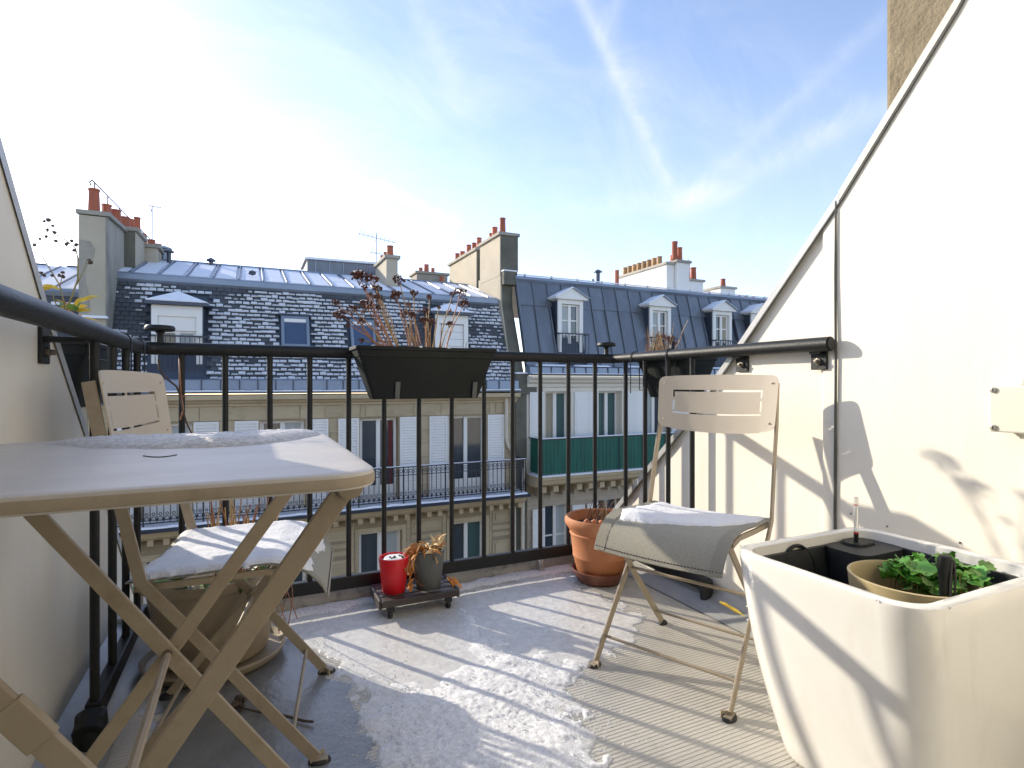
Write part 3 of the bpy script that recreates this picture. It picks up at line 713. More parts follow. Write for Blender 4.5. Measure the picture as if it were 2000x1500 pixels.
def slate_geo(mb, xa, xb, t, lift):
    g_ = .006; t1 = t + rh * 1.25; a, b = xa + g_, xb - g_
    lo = .022 + lift; hi = .002
    mb.hexa([mp(a, t, lo - .014), mp(b, t, lo - .014), mp(b, t1, hi - .012), mp(a, t1, hi - .012), mp(a, t, lo), mp(b, t, lo), mp(b, t1, hi), mp(a, t1, hi)])
slates.sort(key=lambda q: (abs((q[0] + q[1]) / 2 - 1.0)))
rest = MB(); snw = MB(); one = MB(); x_, t_ = 0, 0
one.hexa([Vector((a * (cw / 2 - .006), b, c)) for a, b, c in ((-1, 0, .008), (1, 0, .008), (1, rh * 1.25, -.010), (-1, rh * 1.25, -.010), (-1, 0, .022), (1, 0, .022), (1, rh * 1.25, .002), (-1, rh * 1.25, .002))])
sme = bpy.data.meshes.new('slate'); sme.from_pydata(one.v, [], one.f); sme.materials.append(MATS['slate'])
tilt = math.atan2(dM.z, dM.y); cnt = 0
for xa, xb, t, r in slates:
    if cnt < 300 and abs(xb - xa - cw) < .001:
        inst(sme, 'slate', roofA, mp((xa + xb) / 2, t, random.uniform(0, .006)), rot=(tilt, 0, random.uniform(-.006, .006))); cnt += 1
    else: slate_geo(rest, xa, xb, t, random.uniform(0, .006))
    # snow lying on the slate: thin near the ridge, at the dormers and in wind-swept patches
    m_ = (xa + xb) / 2
    keep = .98 + 1.3 * fbm(m_, t * 1.3, 2.0, .75, 3) - (.55 if t > LM - .30 else 0) - (.9 if m_ < XA0 + .75 and t > 1.3 else 0)
    for a, b, c, d in dorm:
        if b < m_ < b + .5 and tz(c) < t < tz(d): keep -= .5
        if a - .5 < m_ < a and tz(c) + .8 < t < tz(d) + .2: keep -= .5
    if keep > random.random() * .62:
        w = (xb - xa) * (.5 - .035 - random.random() * .03); cx = m_ + random.uniform(-.008, .008); f_ = random.uniform(.62, .86)
        f_ *= random.uniform(.62, 1.12); cx += random.uniform(-.012, .012)
        if random.random() < .15: w *= 1.16
        if keep < .45: f_ *= .7; w *= random.uniform(.55, 1)
        h0 = .026; th = .016 + random.random() * .008; t0 = t + .006 + random.random() * .016; t1 = t0 + rh * f_; q = .022
        snw.add([mp(cx - w, t0, h0), mp(cx + w, t0, h0), mp(cx + w * random.uniform(.86, 1), t1, .012), mp(cx - w * random.uniform(.86, 1), t1, .012),
                 mp(cx - w + q, t0 + .012, h0 + th), mp(cx + w - q, t0 + .012, h0 + th), mp(cx + w - q * 1.3, t1 - q, .012 + th), mp(cx - w + q * 1.3, t1 - q, .012 + th)],
                [(4, 5, 6, 7), (0, 1, 5, 4), (1, 2, 6, 5), (2, 3, 7, 6), (3, 0, 4, 7)])
rest.build('slate', 'slate', roofA, 'stuff'); snw.build('roof_snow', 'snow_frost', roofA, 'stuff')
# bare slate/zinc strips at both ends of the slope
b = MB(); b.hexa([mp(XA0, -.05, -.02), mp(XA0 + .30, -.05, -.02), mp(XA0 + .30, LM, -.02), mp(XA0, LM, -.02), mp(XA0, -.05, .03), mp(XA0 + .30, -.05, .03), mp(XA0 + .30, LM, .03), mp(XA0, LM, .03)]); b.build('flashing', 'zinc_dark', roofA)
# zinc break band, then the shallow upper roof with standing seams
mitre_band(A, 'ridge_band', 'zinc_light', XA0, XA1, yM1, [(-.1, zM1 - .12), (.02, zM1 - .10), (.10, zM1 - .02), (.09, zM1 + .10), (.0, zM1 + .16), (-.35, zM1 + .17), (-.35, zM1 - .1)])
yT0, zT0, yT1, zT1 = yM1 + .05, zM1 + .16, 19.5, 4.52
nT = Vector((0, -(zT1 - zT0), yT1 - yT0)).normalized(); dT = Vector((0, yT1 - yT0, zT1 - zT0)); LT = dT.length; dT.normalize()
aT = math.atan2(dT.z, dT.y)
tp = MB(); tp.box(-.5, .5, 0, 1, -.03, 0); tpm = bpy.data.meshes.new('roof_panel'); tpm.from_pydata(tp.v, [], tp.f); tpm.materials.append(MATS['zinc_light'])
sn = MB(); pw = .60; x = XA0
def tpnt(x, t, h): return Vector((x, yT0, zT0)) + dT * t + nT * h
while x < XA1 - .05:
    xb = min(x + pw, XA1); inst(tpm, 'roof_panel', A, tpnt((x + xb) / 2, 0, 0), (xb - x - .004, LT, 1), (aT, 0, 0))
    sm_ = MB(); sm_.hexa([tpnt(xb - .02, .02, 0), tpnt(xb + .02, .02, 0), tpnt(xb + .02, LT, 0), tpnt(xb - .02, LT, 0), tpnt(xb - .012, .02, .05), tpnt(xb + .012, .02, .05), tpnt(xb + .012, LT, .05), tpnt(xb - .012, LT, .05)])
    sm_.build('roof_seam', 'zinc_light', A)
    for k in range(3):                                  # snow lies between the seams with bare melted edges
        t0 = .05 + LT / 3 * k; t1 = t0 + LT / 3 - random.choice((.0, .0, .03)); a, b = x + random.uniform(.035, .06), xb - random.uniform(.05, .09); h = random.uniform(.018, .03)
        if a < XA0 + .5 and k: continue
        sn.hexa([tpnt(a, t0, 0), tpnt(b, t0, 0), tpnt(b, t1, 0), tpnt(a, t1, 0), tpnt(a + .02, t0, h), tpnt(b - .02, t0, h), tpnt(b - .02, t1, h), tpnt(a + .02, t1, h)])
    x = xb
sn.build('roof_snow', 'snow_far', A, 'stuff')
mitre_band(A, 'ridge_cap', 'zinc_light', XA0, XA1, yT1, [(-.15, zT1 - .05), (.12, zT1 - .02), (.10, zT1 + .04), (-.12, zT1 + .05)])
b = MB(); b.add([(XA0, yT1, zT1), (XA1, yT1, zT1), (XA1, 24, .5), (XA0, 24, .5)], [(0, 1, 2, 3)]); b.build('rear_roof', 'zinc_dark', A)

# dormers
def dormer(root, a, b, c, d, kind):
    yf = YF + .32
    t = MB(); yb = yM0 + (d + .35 - zM0) * (yM1 - yM0) / (zM1 - zM0) + .05
    t.box(a, a + .13, yf, yb, c, d); t.box(b - .13, b, yf, yb, c, d); t.box(a + .13, b - .13, yf + .002, yf + .22, d - .26, d)
    o = t.build('dormer', 'paint_white', root)
    for (p, q) in ((a - .02, a + .002), (b - .002, b + .02)):
        k = MB(); k.box(p, q, yf + .03, yb, c, d - .02); k.build('cheek', 'zinc_dark', o)
    k = MB(); e = .13; zt = d + .34; mx = (a + b) / 2
    k.add([(a - e, yf - .14, d), (b + e, yf - .14, d), (b + e, yb + .2, d + .08), (a - e, yb + .2, d + .08), (a - e, yf - .14, d + .07), (b + e, yf - .14, d + .07), (b + e, yb + .2, d + .15), (a - e, yb + .2, d + .15), (mx, yf + .25, zt), (mx, yb + .3, zt + .02)],
          [(3, 2, 1, 0), (0, 1, 5, 4), (1, 2, 6, 5), (3, 0, 4, 7), (4, 5, 8), (5, 6, 9, 8), (7, 4, 8, 9), (6, 7, 9)]); k.build('dormer_roof', 'zinc_dark', o)
    k = MB(); h = .035
    P = [Vector((a - e + .03, yf - .11, d + .075)), Vector((b + e - .03, yf - .11, d + .075)), Vector((mx, yf + .25, zt + .01)), Vector((mx, yb + .3, zt + .03)), Vector((b + e - .02, yb + .2, d + .16)), Vector((a - e + .02, yb + .2, d + .16))]
    Z = Vector((0, -.01, h)); k.add(P + [p + Z for p in P], [(6, 7, 8), (7, 10, 9, 8), (11, 6, 8, 9), (0, 1, 7, 6), (1, 4, 10, 7), (5, 0, 6, 11)]); k.build('snow_cap', 'snow_far', o)
    if kind == 'window':
        window(root, a + .14, b - .14, c, d - .60, yf + .12, 'glass_dark', ('curtain_warm', 'curtain'), fr=.06, mull=.10)
        k = MB(); k.box(a + .135, b - .135, yf + .05, yf + .17, d - .60, d - .26); k.build('roller_box', 'paint_white', o)
        k = MB(); yy = yf - .10
        k.box(a - .02, b + .16, yy, yy + .03, c + .98, c + 1.02); k.box(a - .02, b + .16, yy, yy + .03, c + .06, c + .10)
        for i in range(13): x = a - .01 + (b - a + .16) * i / 12; k.box(x - .008, x + .008, yy + .006, yy + .022, c + .10, c + .98)
        for x in (a - .02, b + .14): k.box(x, x + .02, yy, yf + .1, c + .98, c + 1.02)
        k.build('window_guard', 'iron', root)
    else:
        k = MB(); n = 7
        for i in range(n): z0 = c + (d - .28 - c) * i / n; z1 = c + (d - .28 - c) * (i + 1) / n; k.box(a + .14, b - .14, yf + .06 + .004 * (i % 2), yf + .14, z0 + .004, z1 - .004)
        k.build('roller_shutter', 'shutter_white', o)
dormer(A, *dorm[0], 'window'); dormer(A, *dorm[1], 'shutter')
for a, b, c, d in sky_l:                                # roof windows lying in the slope
    k = MB(); t0, t1 = tz(c), tz(d); fw = .075
    for p in ((a, a + fw, t0, t1), (b - fw, b, t0, t1), (a + fw, b - fw, t0, t0 + fw), (a + fw, b - fw, t1 - fw, t1)):
        x0, x1, u0, u1 = p; k.hexa([mp(x0, u0, -.02), mp(x1, u0, -.02), mp(x1, u1, -.02), mp(x0, u1, -.02), mp(x0, u0, .09), mp(x1, u0, .09), mp(x1, u1, .09), mp(x0, u1, .09)])
    o = k.build('roof_window', 'zinc_light', A)
    k = MB(); k.hexa([mp(a + fw, t0 + fw, .02), mp(b - fw, t0 + fw, .02), mp(b - fw, t1 - fw, .02), mp(a + fw, t1 - fw, .02), mp(a + fw, t0 + fw, .055), mp(b - fw, t0 + fw, .055), mp(b - fw, t1 - fw, .055), mp(a + fw, t1 - fw, .055)]); k.build('pane', 'glass_blue', o)
    k = MB(); k.hexa([mp(a + fw, t1 - fw - .10, .055), mp(b - fw, t1 - fw - .10, .055), mp(b - fw, t1 - fw, .055), mp(a + fw, t1 - fw, .055), mp(a + fw, t1 - fw - .09, .075), mp(b - fw, t1 - fw - .09, .075), mp(b - fw, t1 - fw, .075), mp(a + fw, t1 - fw, .075)]); k.build('roller_blind', 'paint_white', o)
    k = MB(); k.hexa([mp(a - .05, t1, -.02), mp(b + .05, t1, -.02), mp(b + .05, t1 + .09, -.02), mp(a - .05, t1 + .09, -.02), mp(a - .05, t1, .11), mp(b + .05, t1, .11), mp(b + .05, t1 + .09, .05), mp(a - .05, t1 + .09, .05)]); k.build('hood', 'zinc_dark', o)

# windows and shutters of the upper storey, windows of the lower one
cu = [('curtain', 'curtain'), ('glass_dark', 'curtain'), ('glass_dark', 'glass_dark'), (None, None)]
for (a, b, c, d), q in zip(opsU, cu): window(A, a + .02, b - .02, c + .03, d, YF + .17, 'glass_dark', q if q[0] else None, low=.42)
for (a, b, c, d), q in zip(opsL, [(None, 'curtain_teal'), ('curtain_teal', None), (None, 'curtain'), (None, 'curtain_teal')]): window(A, a + .02, b - .02, c + .03, d, YF + .20, 'glass_dark', q)
block('curtain', 'curtain_red', A, 3.44, 3.56, YF + .196, YF + .204, zSl + .45, -.18)
SHM = shutter_mesh(.53, 2.28)
for a, b in wA:
    for x, rz in ((a - .30, 0), (b + .30, 0)): inst(SHM, 'shutter', A, (x, YF - .055, zSl + .04), rot=(0, 0, random.uniform(-.05, .05)))
# long balcony: slab, corbels, snow, ironwork
mitre_band(A, 'balcony_slab', 'stone_trim', XA0, XA1 + .06, YF, [(0, zSl - .30), (.45, zSl - .29), (.52, zSl - .22), (.62, zSl - .20), (.66, zSl - .10), (.78, zSl - .08), (.80, zSl - .012), (0, zSl)])
mitre_band(A, 'balcony_edge', 'zinc_dark', XA0, XA1 + .10, YF, [(.0, zSl + .002), (.84, zSl - .05), (.85, zSl + .03), (.80, zSl + .04), (.0, zSl + .04)])
for i in range(34): x = XA0 + .25 + i * .31; block('corbel', 'stone_trim', A, x, x + .12, YF - .40, YF, zSl - .44, zSl - .302)
s = MB()
for i in range(80):
    x = XA0 + (XA1 - XA0) * i / 80; w = (XA1 - XA0) / 80; k = .03 + .03 * abs(fbm(x, 0, 5, 1.6)); k2 = .03 + .03 * abs(fbm(x + w, 0, 5, 1.6))
    s.hexa([(x, YF - .83 + 2 * k - .08, zSl + .041), (x + w, YF - .83 + 2 * k2 - .08, zSl + .041), (x + w, YF - .2, zSl + .041), (x, YF - .2, zSl + .041), (x, YF - .80 + 2 * k - .08, zSl + .045 + k), (x + w, YF - .80 + 2 * k2 - .08, zSl + .045 + k2), (x + w, YF - .2, zSl + .05 + k2), (x, YF - .2, zSl + .05 + k)])
s.build('balcony_snow', 'snow_far', A, 'stuff')
def ironwork(root, x0, x1, y, z, H=1.0, step=.128, rich=True, ret=True):
    o = MB(); o.box(x0, x1, y - .025, y + .025, z + H - .03, z + H); o.box(x0, x1, y - .015, y + .015, z + .09, z + .115); o.box(x0, x1, y - .012, y + .012, z + H - .24, z + H - .222)
    o = o.build('balustrade', 'iron', root)
    n = int((x1 - x0) / step); g_ = MB()
    for i in range(n + 1):
        x = x0 + (x1 - x0) * i / n
        if i % 9 == 0: g_.box(x - .016, x + .016, y - .016, y + .016, z - .05, z + H - .03)
        else: g_.box(x - .008, x + .008, y - .008, y + .008, z + .115, z + H - .03)
        if rich and i < n:
            for zz, r in ((z + H - .12, .042), (z + .20, .046), (z + .30, .03)):   # scroll rings and drops
                c = Vector((x + step / 2, y, zz)); m_ = 8
                g_.tube([c + Vector((r * math.cos(2 * math.pi * k / m_), 0, r * math.sin(2 * math.pi * k / m_))) for k in range(m_ + 1)], .008, 4, False)
            g_.blob((x, y, z + .17), .026, 1, 0, 1.5); g_.blob((x, y, z + H - .18), .022, 1, 0, 1.4)
    if ret:
        for x in (x1,):
            for i in range(6): yy = y + .13 * i; g_.box(x - .008, x + .008, yy - .008, yy + .008, z + .1, z + H)
            g_.box(x - .02, x + .02, y, y + .75, z + H - .03, z + H)
    g_.build('ironwork', 'iron', o, 'stuff'); return o
ironwork(A, XA0, XA1 - .02, YF - .74, zSl + .05)
s = MB(); s.box(XA0, XA1 - .02, YF - .765, YF - .715, zSl + 1.051, zSl + 1.066); s.build('rail_snow', 'snow_far', A, 'stuff')
# rainwater pipe at the right end
def pipe(root, pts, r, m='pipe_cream'): MB().tube(pts, r, 8).build('downpipe', m, root, smooth=True)
p0 = onY(989, 790, YF - .12); pipe(A, [(p0.x, p0.y, .42), (p0.x, p0.y, -.75), (p0.x + .05, p0.y, -1.0), (p0.x + .22, p0.y, -1.20), (p0.x + .26, p0.y, -1.5), (p0.x + .26, p0.y, -12)], .055)

# party wall and chimneys of A, the shade of their fronts put into the colour
PW0, PW1 = 7.27, 7.62
w = MB(); pr = [(YF - .02, -17), (YF - .02, .60), (YF + .10, .95), (YF + 1.0, 3.3), (YF + 1.05, 5.0), (YF + 2.9, 5.0), (YF + 2.9, 4.2), (24, 4.0), (24, -17)]
w.prism([(PW0, a, b) for a, b in pr], (PW1 - PW0 + .02, 0, 0)); w.build('party_wall', 'chimney_shaded', A)
w = MB(); w.prism([(PW0 - .05, a, b) for a, b in [(YF + .35, 1.45), (YF + 1.0, 3.35), (YF + 1.02, 4.45), (YF + 2.9, 4.45), (YF + 2.9, 4.0), (YF + 2.2, 3.5), (YF + 1.5, 1.45)]], (.052, 0, 0)); w.build('party_wall_lit_side', 'chimney_render', A)  # paler slab painting the sunlit side of the wall
w = MB(); w.box(PW0 - .02, PW1 + .09, YF + .80, YF + 1.3, 4.0, 4.42); w.build('party_wall_block', 'chimney_shaded', A); block('ledge_snow', 'snow_far', A, PW0 - .03, PW1 + .10, YF + .79, YF + 1.04, 4.421, 4.46)
w = MB(); w.prism([(PW0 + .0, YF - .06, .52), (PW1 + .35, YF - .06, .52), (PW1 + .35, YF - .06, .90), (PW1 - .02, YF - .06, 1.14), (PW0 + .0, YF - .06, 1.14)], (0, .5, 0)); w.build('party_wall_foot', 'chimney_shaded', A)
block('ledge_snow', 'snow_far', A, PW0 + .0, PW1 + .33, YF - .08, YF + .4, 1.142, 1.19)
pts = lambda xs, ys, r, h: [(x, y, r * random.uniform(.9, 1.1), h * random.uniform(.8, 1.2)) for x in xs for y in ys]
chimney(A, 7.21, 7.82, YF + 1.02, YF + 2.75, 4.30, 5.60, 'chimney_render', [(7.40, YF + 1.25, .11, .52), (7.55, YF + 1.6, .10, .3), (7.45, YF + 2.0, .11, .42), (7.5, YF + 2.4, .10, .32)])
w = MB(); w.box(7.24, 7.84, YF + 1.00, YF + 1.02, 4.45, 5.60); w.build('chimney_front', 'chimney_shaded', A)  # dark skin painting the shade on the stack's front
chimney(A, 7.30, 7.75, 18.5, 21.5, 3.8, 5.62, 'chimney_render', [(7.5, 18.75, .11, .42), (7.5, 19.25, .10, .35), (7.5, 19.8, .11, .4), (7.5, 20.5, .12, .3), (7.5, 21.1, .11, .35)])
w = MB(); w.box(7.32, 7.77, 18.47, 18.498, 3.8, 5.62); w.build('chimney_front', 'chimney_shaded', A)  # front shade painted as a darker skin here too
chimney(A, 7.05, 7.5, 21.7, 23.2, 3.5, 4.9, 'chimney_render', [(7.2, 22.2, .11, .3)])
chimney(A, 3.84, 4.20, 17.4, 19.1, 3.7, 4.78, 'chimney_render', [(4.02, 17.7, .12, .36), (4.0, 18.2, .10, .26), (4.0, 18.7, .10, .26)])
chimney(A, 6.25, 7.6, 22.6, 23.6, 3.6, 5.45, 'chimney_grey', [(6.75, 22.9, .12, .36), (6.5, 22.9, .10, .2), (7.05, 22.95, .09, .24)])
k = MB(); k.box(1.70, 4.05, 19.7, 21.5, 4.0, 5.02); k.build('roof_box', 'zinc_roof', A)
for i in range(5): block('roof_seam', 'zinc_light', A, 1.95 + i * .45, 1.98 + i * .45, 19.67, 19.70, 4.2, 5.0)
k = MB(); k.hexa([(1.62, 19.6, 5.0), (4.1, 19.6, 5.03), (4.1, 21.6, 5.03), (1.62, 21.6, 5.0), (1.62, 19.6, 5.07), (4.1, 19.6, 5.10), (4.1, 21.6, 5.14), (1.62, 21.6, 5.12)]); k.build('roof_box_top', 'snow_far', A)
def vent(root, px, py, y, h, r=.06, m='zinc_dark', hat=True):
    p = onY(px, py, y); k = MB(); k.tube([(p.x, y, p.z - .25), (p.x, y, p.z + h)], r, 8)
    if hat: k.lathe([(0, h + .10), (r * 2.2, h + .02), (r * 2.2, h - .02), (r * .5, h - .02)], (p.x, y, p.z), 10)
    k.build('roof_vent', m, root, smooth=True)
vent(A, 412, 514, 19.3, .08); vent(A, 330, 505, 19.0, .2)
k = MB(); p = onY(493, 533, 17.0); k.blob((p.x, 17.0, p.z), .11, 1, .05, .7); k.build('roof_vent', 'zinc_dark', A)
def aerial(root, px, pyt, pyb, y, arms):
    a = onY(px, pyt, y); b = onY(px, pyb, y); k = MB(); k.tube([a, b], .014, 5)
    for (x0, y0, x1, y1, els) in arms:
        p, q = onY(x0, y0, y), onY(x1, y1, y + .3); k.tube([p, q], .010, 5)
        for i in range(els):
            c = p.lerp(q, (i + .3) / els); L = .16 + .10 * (els - i) / els; k.tube([c + Vector((0, -L, L * .4)), c + Vector((0, L, -L * .4))], .006, 4)
    k.build('television_aerial', 'aerial', root)
aerial(A, 735, 455, 512, 19.8, [(700, 456, 772, 474, 9), (722, 492, 748, 497, 3)])
aerial(A, 297, 402, 470, 18.0, [(291, 401, 318, 407, 4)])

# left party stack with a long row of pots
chimney(A, -3.45, -2.96, YF + .10, YF + 2.0, -2, 4.62, 'chimney_grey', [(-3.25, YF + .35, .125, .55), (-3.05, YF + .55, .09, .26), (-3.15, YF + 1.05, .12, .36), (-3.05, YF + 1.5, .13, .34)], slope=.14)
k = MB(); k.box(-3.46, -2.97, YF + .06, YF + .098, -2, 2.30); k.box(-3.47, -2.98, YF + .06, YF + .098, 2.36, 4.60); k.build('chimney_front', 'chimney_render', A)
block('ledge_snow', 'snow_far', A, -3.5, -2.93, YF - .05, YF + .10, 2.302, 2.358)
k = MB()                                                # the bare patch with a wavy edge left by fallen render
wv = [(-3.461, 4.05), (-3.25, 4.02), (-3.17, 3.86), (-3.19, 3.68), (-3.30, 3.50), (-3.35, 3.30), (-3.33, 3.05), (-3.28, 2.85), (-3.26, 2.5), (-3.30, 2.40), (-3.461, 2.40)]
k.prism([(a, YF + .052, b) for a, b in wv], (0, .010, 0)); k.build('worn_patch', 'chimney_grey', A)
chimney(A, -3.32, -2.72, YF + 2.05, YF + 3.4, 2.5, 4.80, 'chimney_render', [(-3.0, YF + 2.3, .13, .3), (-2.95, YF + 2.75, .10, .36), (-2.85, YF + 3.1, .09, .5)], slope=.05)
k = MB(); k.box(-3.30, -2.73, YF + 2.02, YF + 2.048, 2.5, 4.80); k.build('chimney_front', 'chimney_shaded', A)  # darker skin, shade painted onto this stack's front
chimney(A, -3.2, -2.42, YF + 3.5, YF + 6.2, 2.5, 4.72, 'chimney_render', [(-2.85, YF + 3.8, .13, .34), (-2.7, YF + 4.4, .12, .32), (-2.62, YF + 5.0, .13, .34), (-2.6, YF + 5.7, .12, .3)])
vent(A, 320, 492, 19.6, .1, .10, 'zinc_light'); 
k = MB(); g0, g1 = onY(180, 352, YF + .2), onY(292, 466, YF + 5.5)
k.tube([g0 + Vector((-.02, 0, -.12)), g0 + Vector((-.05, 0, -.05)), g0, g1], .016, 5)
for i in range(6):
    c = g0.lerp(g1, .03 + i * .18); k.tube([c, Vector((c.x, c.y, 4.7))], .013, 5)
k.build('guard_rail', 'aerial', A)

# ---------------- building C, further left beyond the stack
Cb = thing('apartment_building', 'dark roofed building left of the tall grey chimney stack, mostly hidden', 'building', (-7, YF, -17))
XC0, XC1 = -26.0, -3.52
opsC = [(x, x + 1.05, -2.4, -.1) for x in [-6.2 - 2.4 * i for i in range(8)]] 
facade(Cb, 'stone', XC0, XC1, -17, .5, YF, opsC)
for a, b, c, d in opsC: window(Cb, a + .02, b - .02, c, d, YF + .17, 'glass_dark', ('curtain', None))
k = MB(); k.add([(XC0, YF + .1, .5), (XC1, YF + .1, .5), (XC1, YF + 1.0, 2.95), (XC0, YF + 1.0, 2.95)], [(0, 1, 2, 3)]); k.build('roof', 'slate', Cb)
mitre_band(Cb, 'ridge_band', 'zinc_light', XC0, XC1, YF + 1.0, [(-.1, 2.86), (.05, 2.88), (.09, 2.98), (0, 3.06), (-.3, 3.07)])
mitre_band(Cb, 'cornice', 'stone_trim', XC0, XC1, YF, [(0, .28), (.1, .3), (.32, .45), (.34, .56), (0, .58)])
yC, zC = YF + 1.02, 3.06
for i in range(36):
    a = XC1 - .62 * (i + 1); k = MB(); k.hexa([(a + .02, yC, zC), (a + .60, yC, zC), (a + .60, yC + 3, zC + 1.0), (a + .02, yC + 3, zC + 1.0), (a + .03, yC, zC + .03), (a + .58, yC, zC + .03), (a + .58, yC + 3, zC + 1.03), (a + .03, yC + 3, zC + 1.03)]); k.build('snowy_roof_panel', 'snow_far', Cb)
    k = MB(); k.hexa([(a - .02, yC, zC), (a + .02, yC, zC), (a + .02, yC + 3, zC + 1.0), (a - .02, yC + 3, zC + 1.0), (a - .01, yC, zC + .06), (a + .01, yC, zC + .06), (a + .01, yC + 3, zC + 1.06), (a - .01, yC + 3, zC + 1.06)]); k.build('roof_seam', 'zinc_light', Cb)
for px in (80, 156): p = onY(px, 513, YF + 4.0); block('ridge_board', 'zinc_dark', Cb, p.x - .3, p.x + .1, YF + 4.0, YF + 4.1, 4.06, 4.13)
for r in range(16):
    for i in range(14): 
        if random.random() < .3: a = XC1 - .3 - i * .28 - random.random() * .1; t = r * .14; block('snow_clump', 'snow_far', Cb, a, a + .18, YF + .1 + t * .345 - .04, YF + .1 + t * .345, .55 + t, .62 + t)

# ---------------- building B: cream front, zinc mansard
XB0, XB1 = 7.64, 33.0
B = thing('apartment_building', 'cream apartment building with blue grey zinc mansard and green balcony screen', 'building', (18, YF, -17))
zB = -1.93
wB = [8.30 + 1.97 * i for i in range(12)]               # left edges, each .92 wide
opsB = [(a, a + .92, zB, .60) for a in wB]
opsBL = [(a - .02, a + .90, -5.9, -2.98) for a in wB]
facade(B, 'cream_wall', XB0, XB1, -2.2, 1.0, YF, opsB, .3)
k = facade(B, 'stone_joint', XB0, XB1, -17, -2.2, YF + .003, opsBL, .3)
ashlar(B, 'stone_grey', XB0 + .02, 19, -5.9, -2.55, YF, [(a - .16, b + .16, c, d + .02) for a, b, c, d in opsBL], .37, .9, proud=.012, seed=11)
for a, b, c, d in opsBL:
    if a > 19: continue
    block('window_surround', 'stone_grey', B, a - .15, a - .005, YF - .028, YF + .01, c, d + .16); block('window_surround', 'stone_grey', B, b + .005, b + .15, YF - .028, YF + .01, c, d + .16)
    block('window_surround', 'stone_grey', B, a - .003, b + .003, YF - .026, YF + .01, d + .004, d + .16)
for i, (a, b, c, d) in enumerate(opsB):
    window(B, a + .02, b - .02, c, d, YF + .24, 'glass_dark', (('curtain_warm', 'curtain_teal'), ('curtain_teal', 'curtain_teal'), ('curtain', None))[i % 3], fr=.07, mull=.12)
    for x0, x1 in ((a - .10, a - .005), (b + .005, b + .10)): block('window_surround', 'cream_wall', B, x0, x1, YF - .03, YF + .01, c, d + .1)
    block('window_surround', 'cream_wall', B, a - .003, b + .003, YF - .028, YF + .01, d + .004, d + .1)
for i, (a, b, c, d) in enumerate(opsBL):
    window(B, a + .02, b - .02, c, d, YF + .22, 'glass_dark', ((None, 'curtain'), (None, None))[i % 2], fr=.06, mull=.10, bars=2)
def flat_shutter(w, h):
    f = MB(); f.box(-w / 2, w / 2, -.014, .014, 0, h)
    for a, b in ((.12, h * .34), (h * .40, h - .12)):
        f.box(-w / 2 + .06, w / 2 - .06, -.026, -.014, a, b)
    f.box(-w / 2, w / 2, -.03, -.014, h * .355, h * .385)
    me = bpy.data.meshes.new('shutter'); me.from_pydata(f.v, [], f.f); me.materials.append(MATS['shutter_white']); return me
FSH = flat_shutter(.46, 2.45)
for a in wB:
    for x in (a - .34, a + .92 + .34): inst(FSH, 'shutter', B, (x, YF - .06, zB + .06), rot=(0, 0, random.uniform(-.06, .06)))
LSH = shutter_mesh(.44, 2.6)
for i, a in enumerate(wB[:4]):
    inst(LSH, 'shutter', B, (a - .28, YF - .09, -5.62), rot=(0, 0, .08)); inst(LSH, 'shutter', B, (a + 1.16, YF - .09, -5.62), rot=(0, 0, -.1))
mitre_band(B, 'cornice', 'cream_wall', XB0, XB1, YF, [(0, .72), (.06, .74), (.08, .84), (.18, .88), (.22, .98), (.36, 1.0), (.38, 1.07), (0, 1.08)])
mitre_band(B, 'gutter', 'zinc_light', XB0, XB1, YF, [(.10, 1.09), (.40, 1.09), (.42, 1.13), (.30, 1.14), (.26, 1.16), (.24, 1.34), (.10, 1.38), (-.1, 1.38), (-.1, 1.09)])
for i in range(60): block('gutter_strap', 'zinc_dark', B, XB0 + .3 + i * .42, XB0 + .325 + i * .42, YF - .275, YF - .24, 1.16, 1.36)
block('gutter_snow', 'snow_far', B, XB0, XB1, YF - .41, YF - .30, 1.142, 1.165)
sn = MB(); x = XB0 + .4
while x < XB1:
    w = random.uniform(.5, 1.6); sn.hexa([(x, YF - .2, 1.382), (x + w, YF - .2, 1.382), (x + w + .1, YF + .06, 1.40), (x - .1, YF + .06, 1.40), (x + .1, YF - .16, 1.42), (x + w - .1, YF - .16, 1.42), (x + w, YF + .05, 1.45), (x, YF + .05, 1.45)]); x += w + random.uniform(.2, .9)
sn.build('gutter_snow', 'snow_far', B, 'stuff')
# zinc panels in two tiers
yb0, zb0, yb1, zb1 = YF + .08, 1.40, YF + .86, 4.20
dB = Vector((0, yb1 - yb0, zb1 - zb0)); LB = dB.length; dB.normalize(); nB = Vector((0, -dB.z, dB.y))
def bp_(x, t, h=0): return Vector((x, yb0, zb0)) + dB * t + nB * h
k = MB(); k.quad(bp_(XB0, -.05, -.05), bp_(XB1, -.05, -.05), bp_(XB1, LB, -.05), bp_(XB0, LB, -.05)); roofB = k.build('roof', 'zinc_dark', B)
dcx = [onY(p, 650, YF + .35).x for p in (1112, 1287, 1408, 1481)] + [20.9, 23.5]
DW = .52
un = MB(); un.box(-.5, .5, 0, 1, -.04, 0); upm = bpy.data.meshes.new('zinc_panel'); upm.from_pydata(un.v, [], un.f); upm.materials.append(MATS['zinc_roof'])
aB = math.atan2(dB.z, dB.y); pw = .545; x = XB0 + .05; seams = []
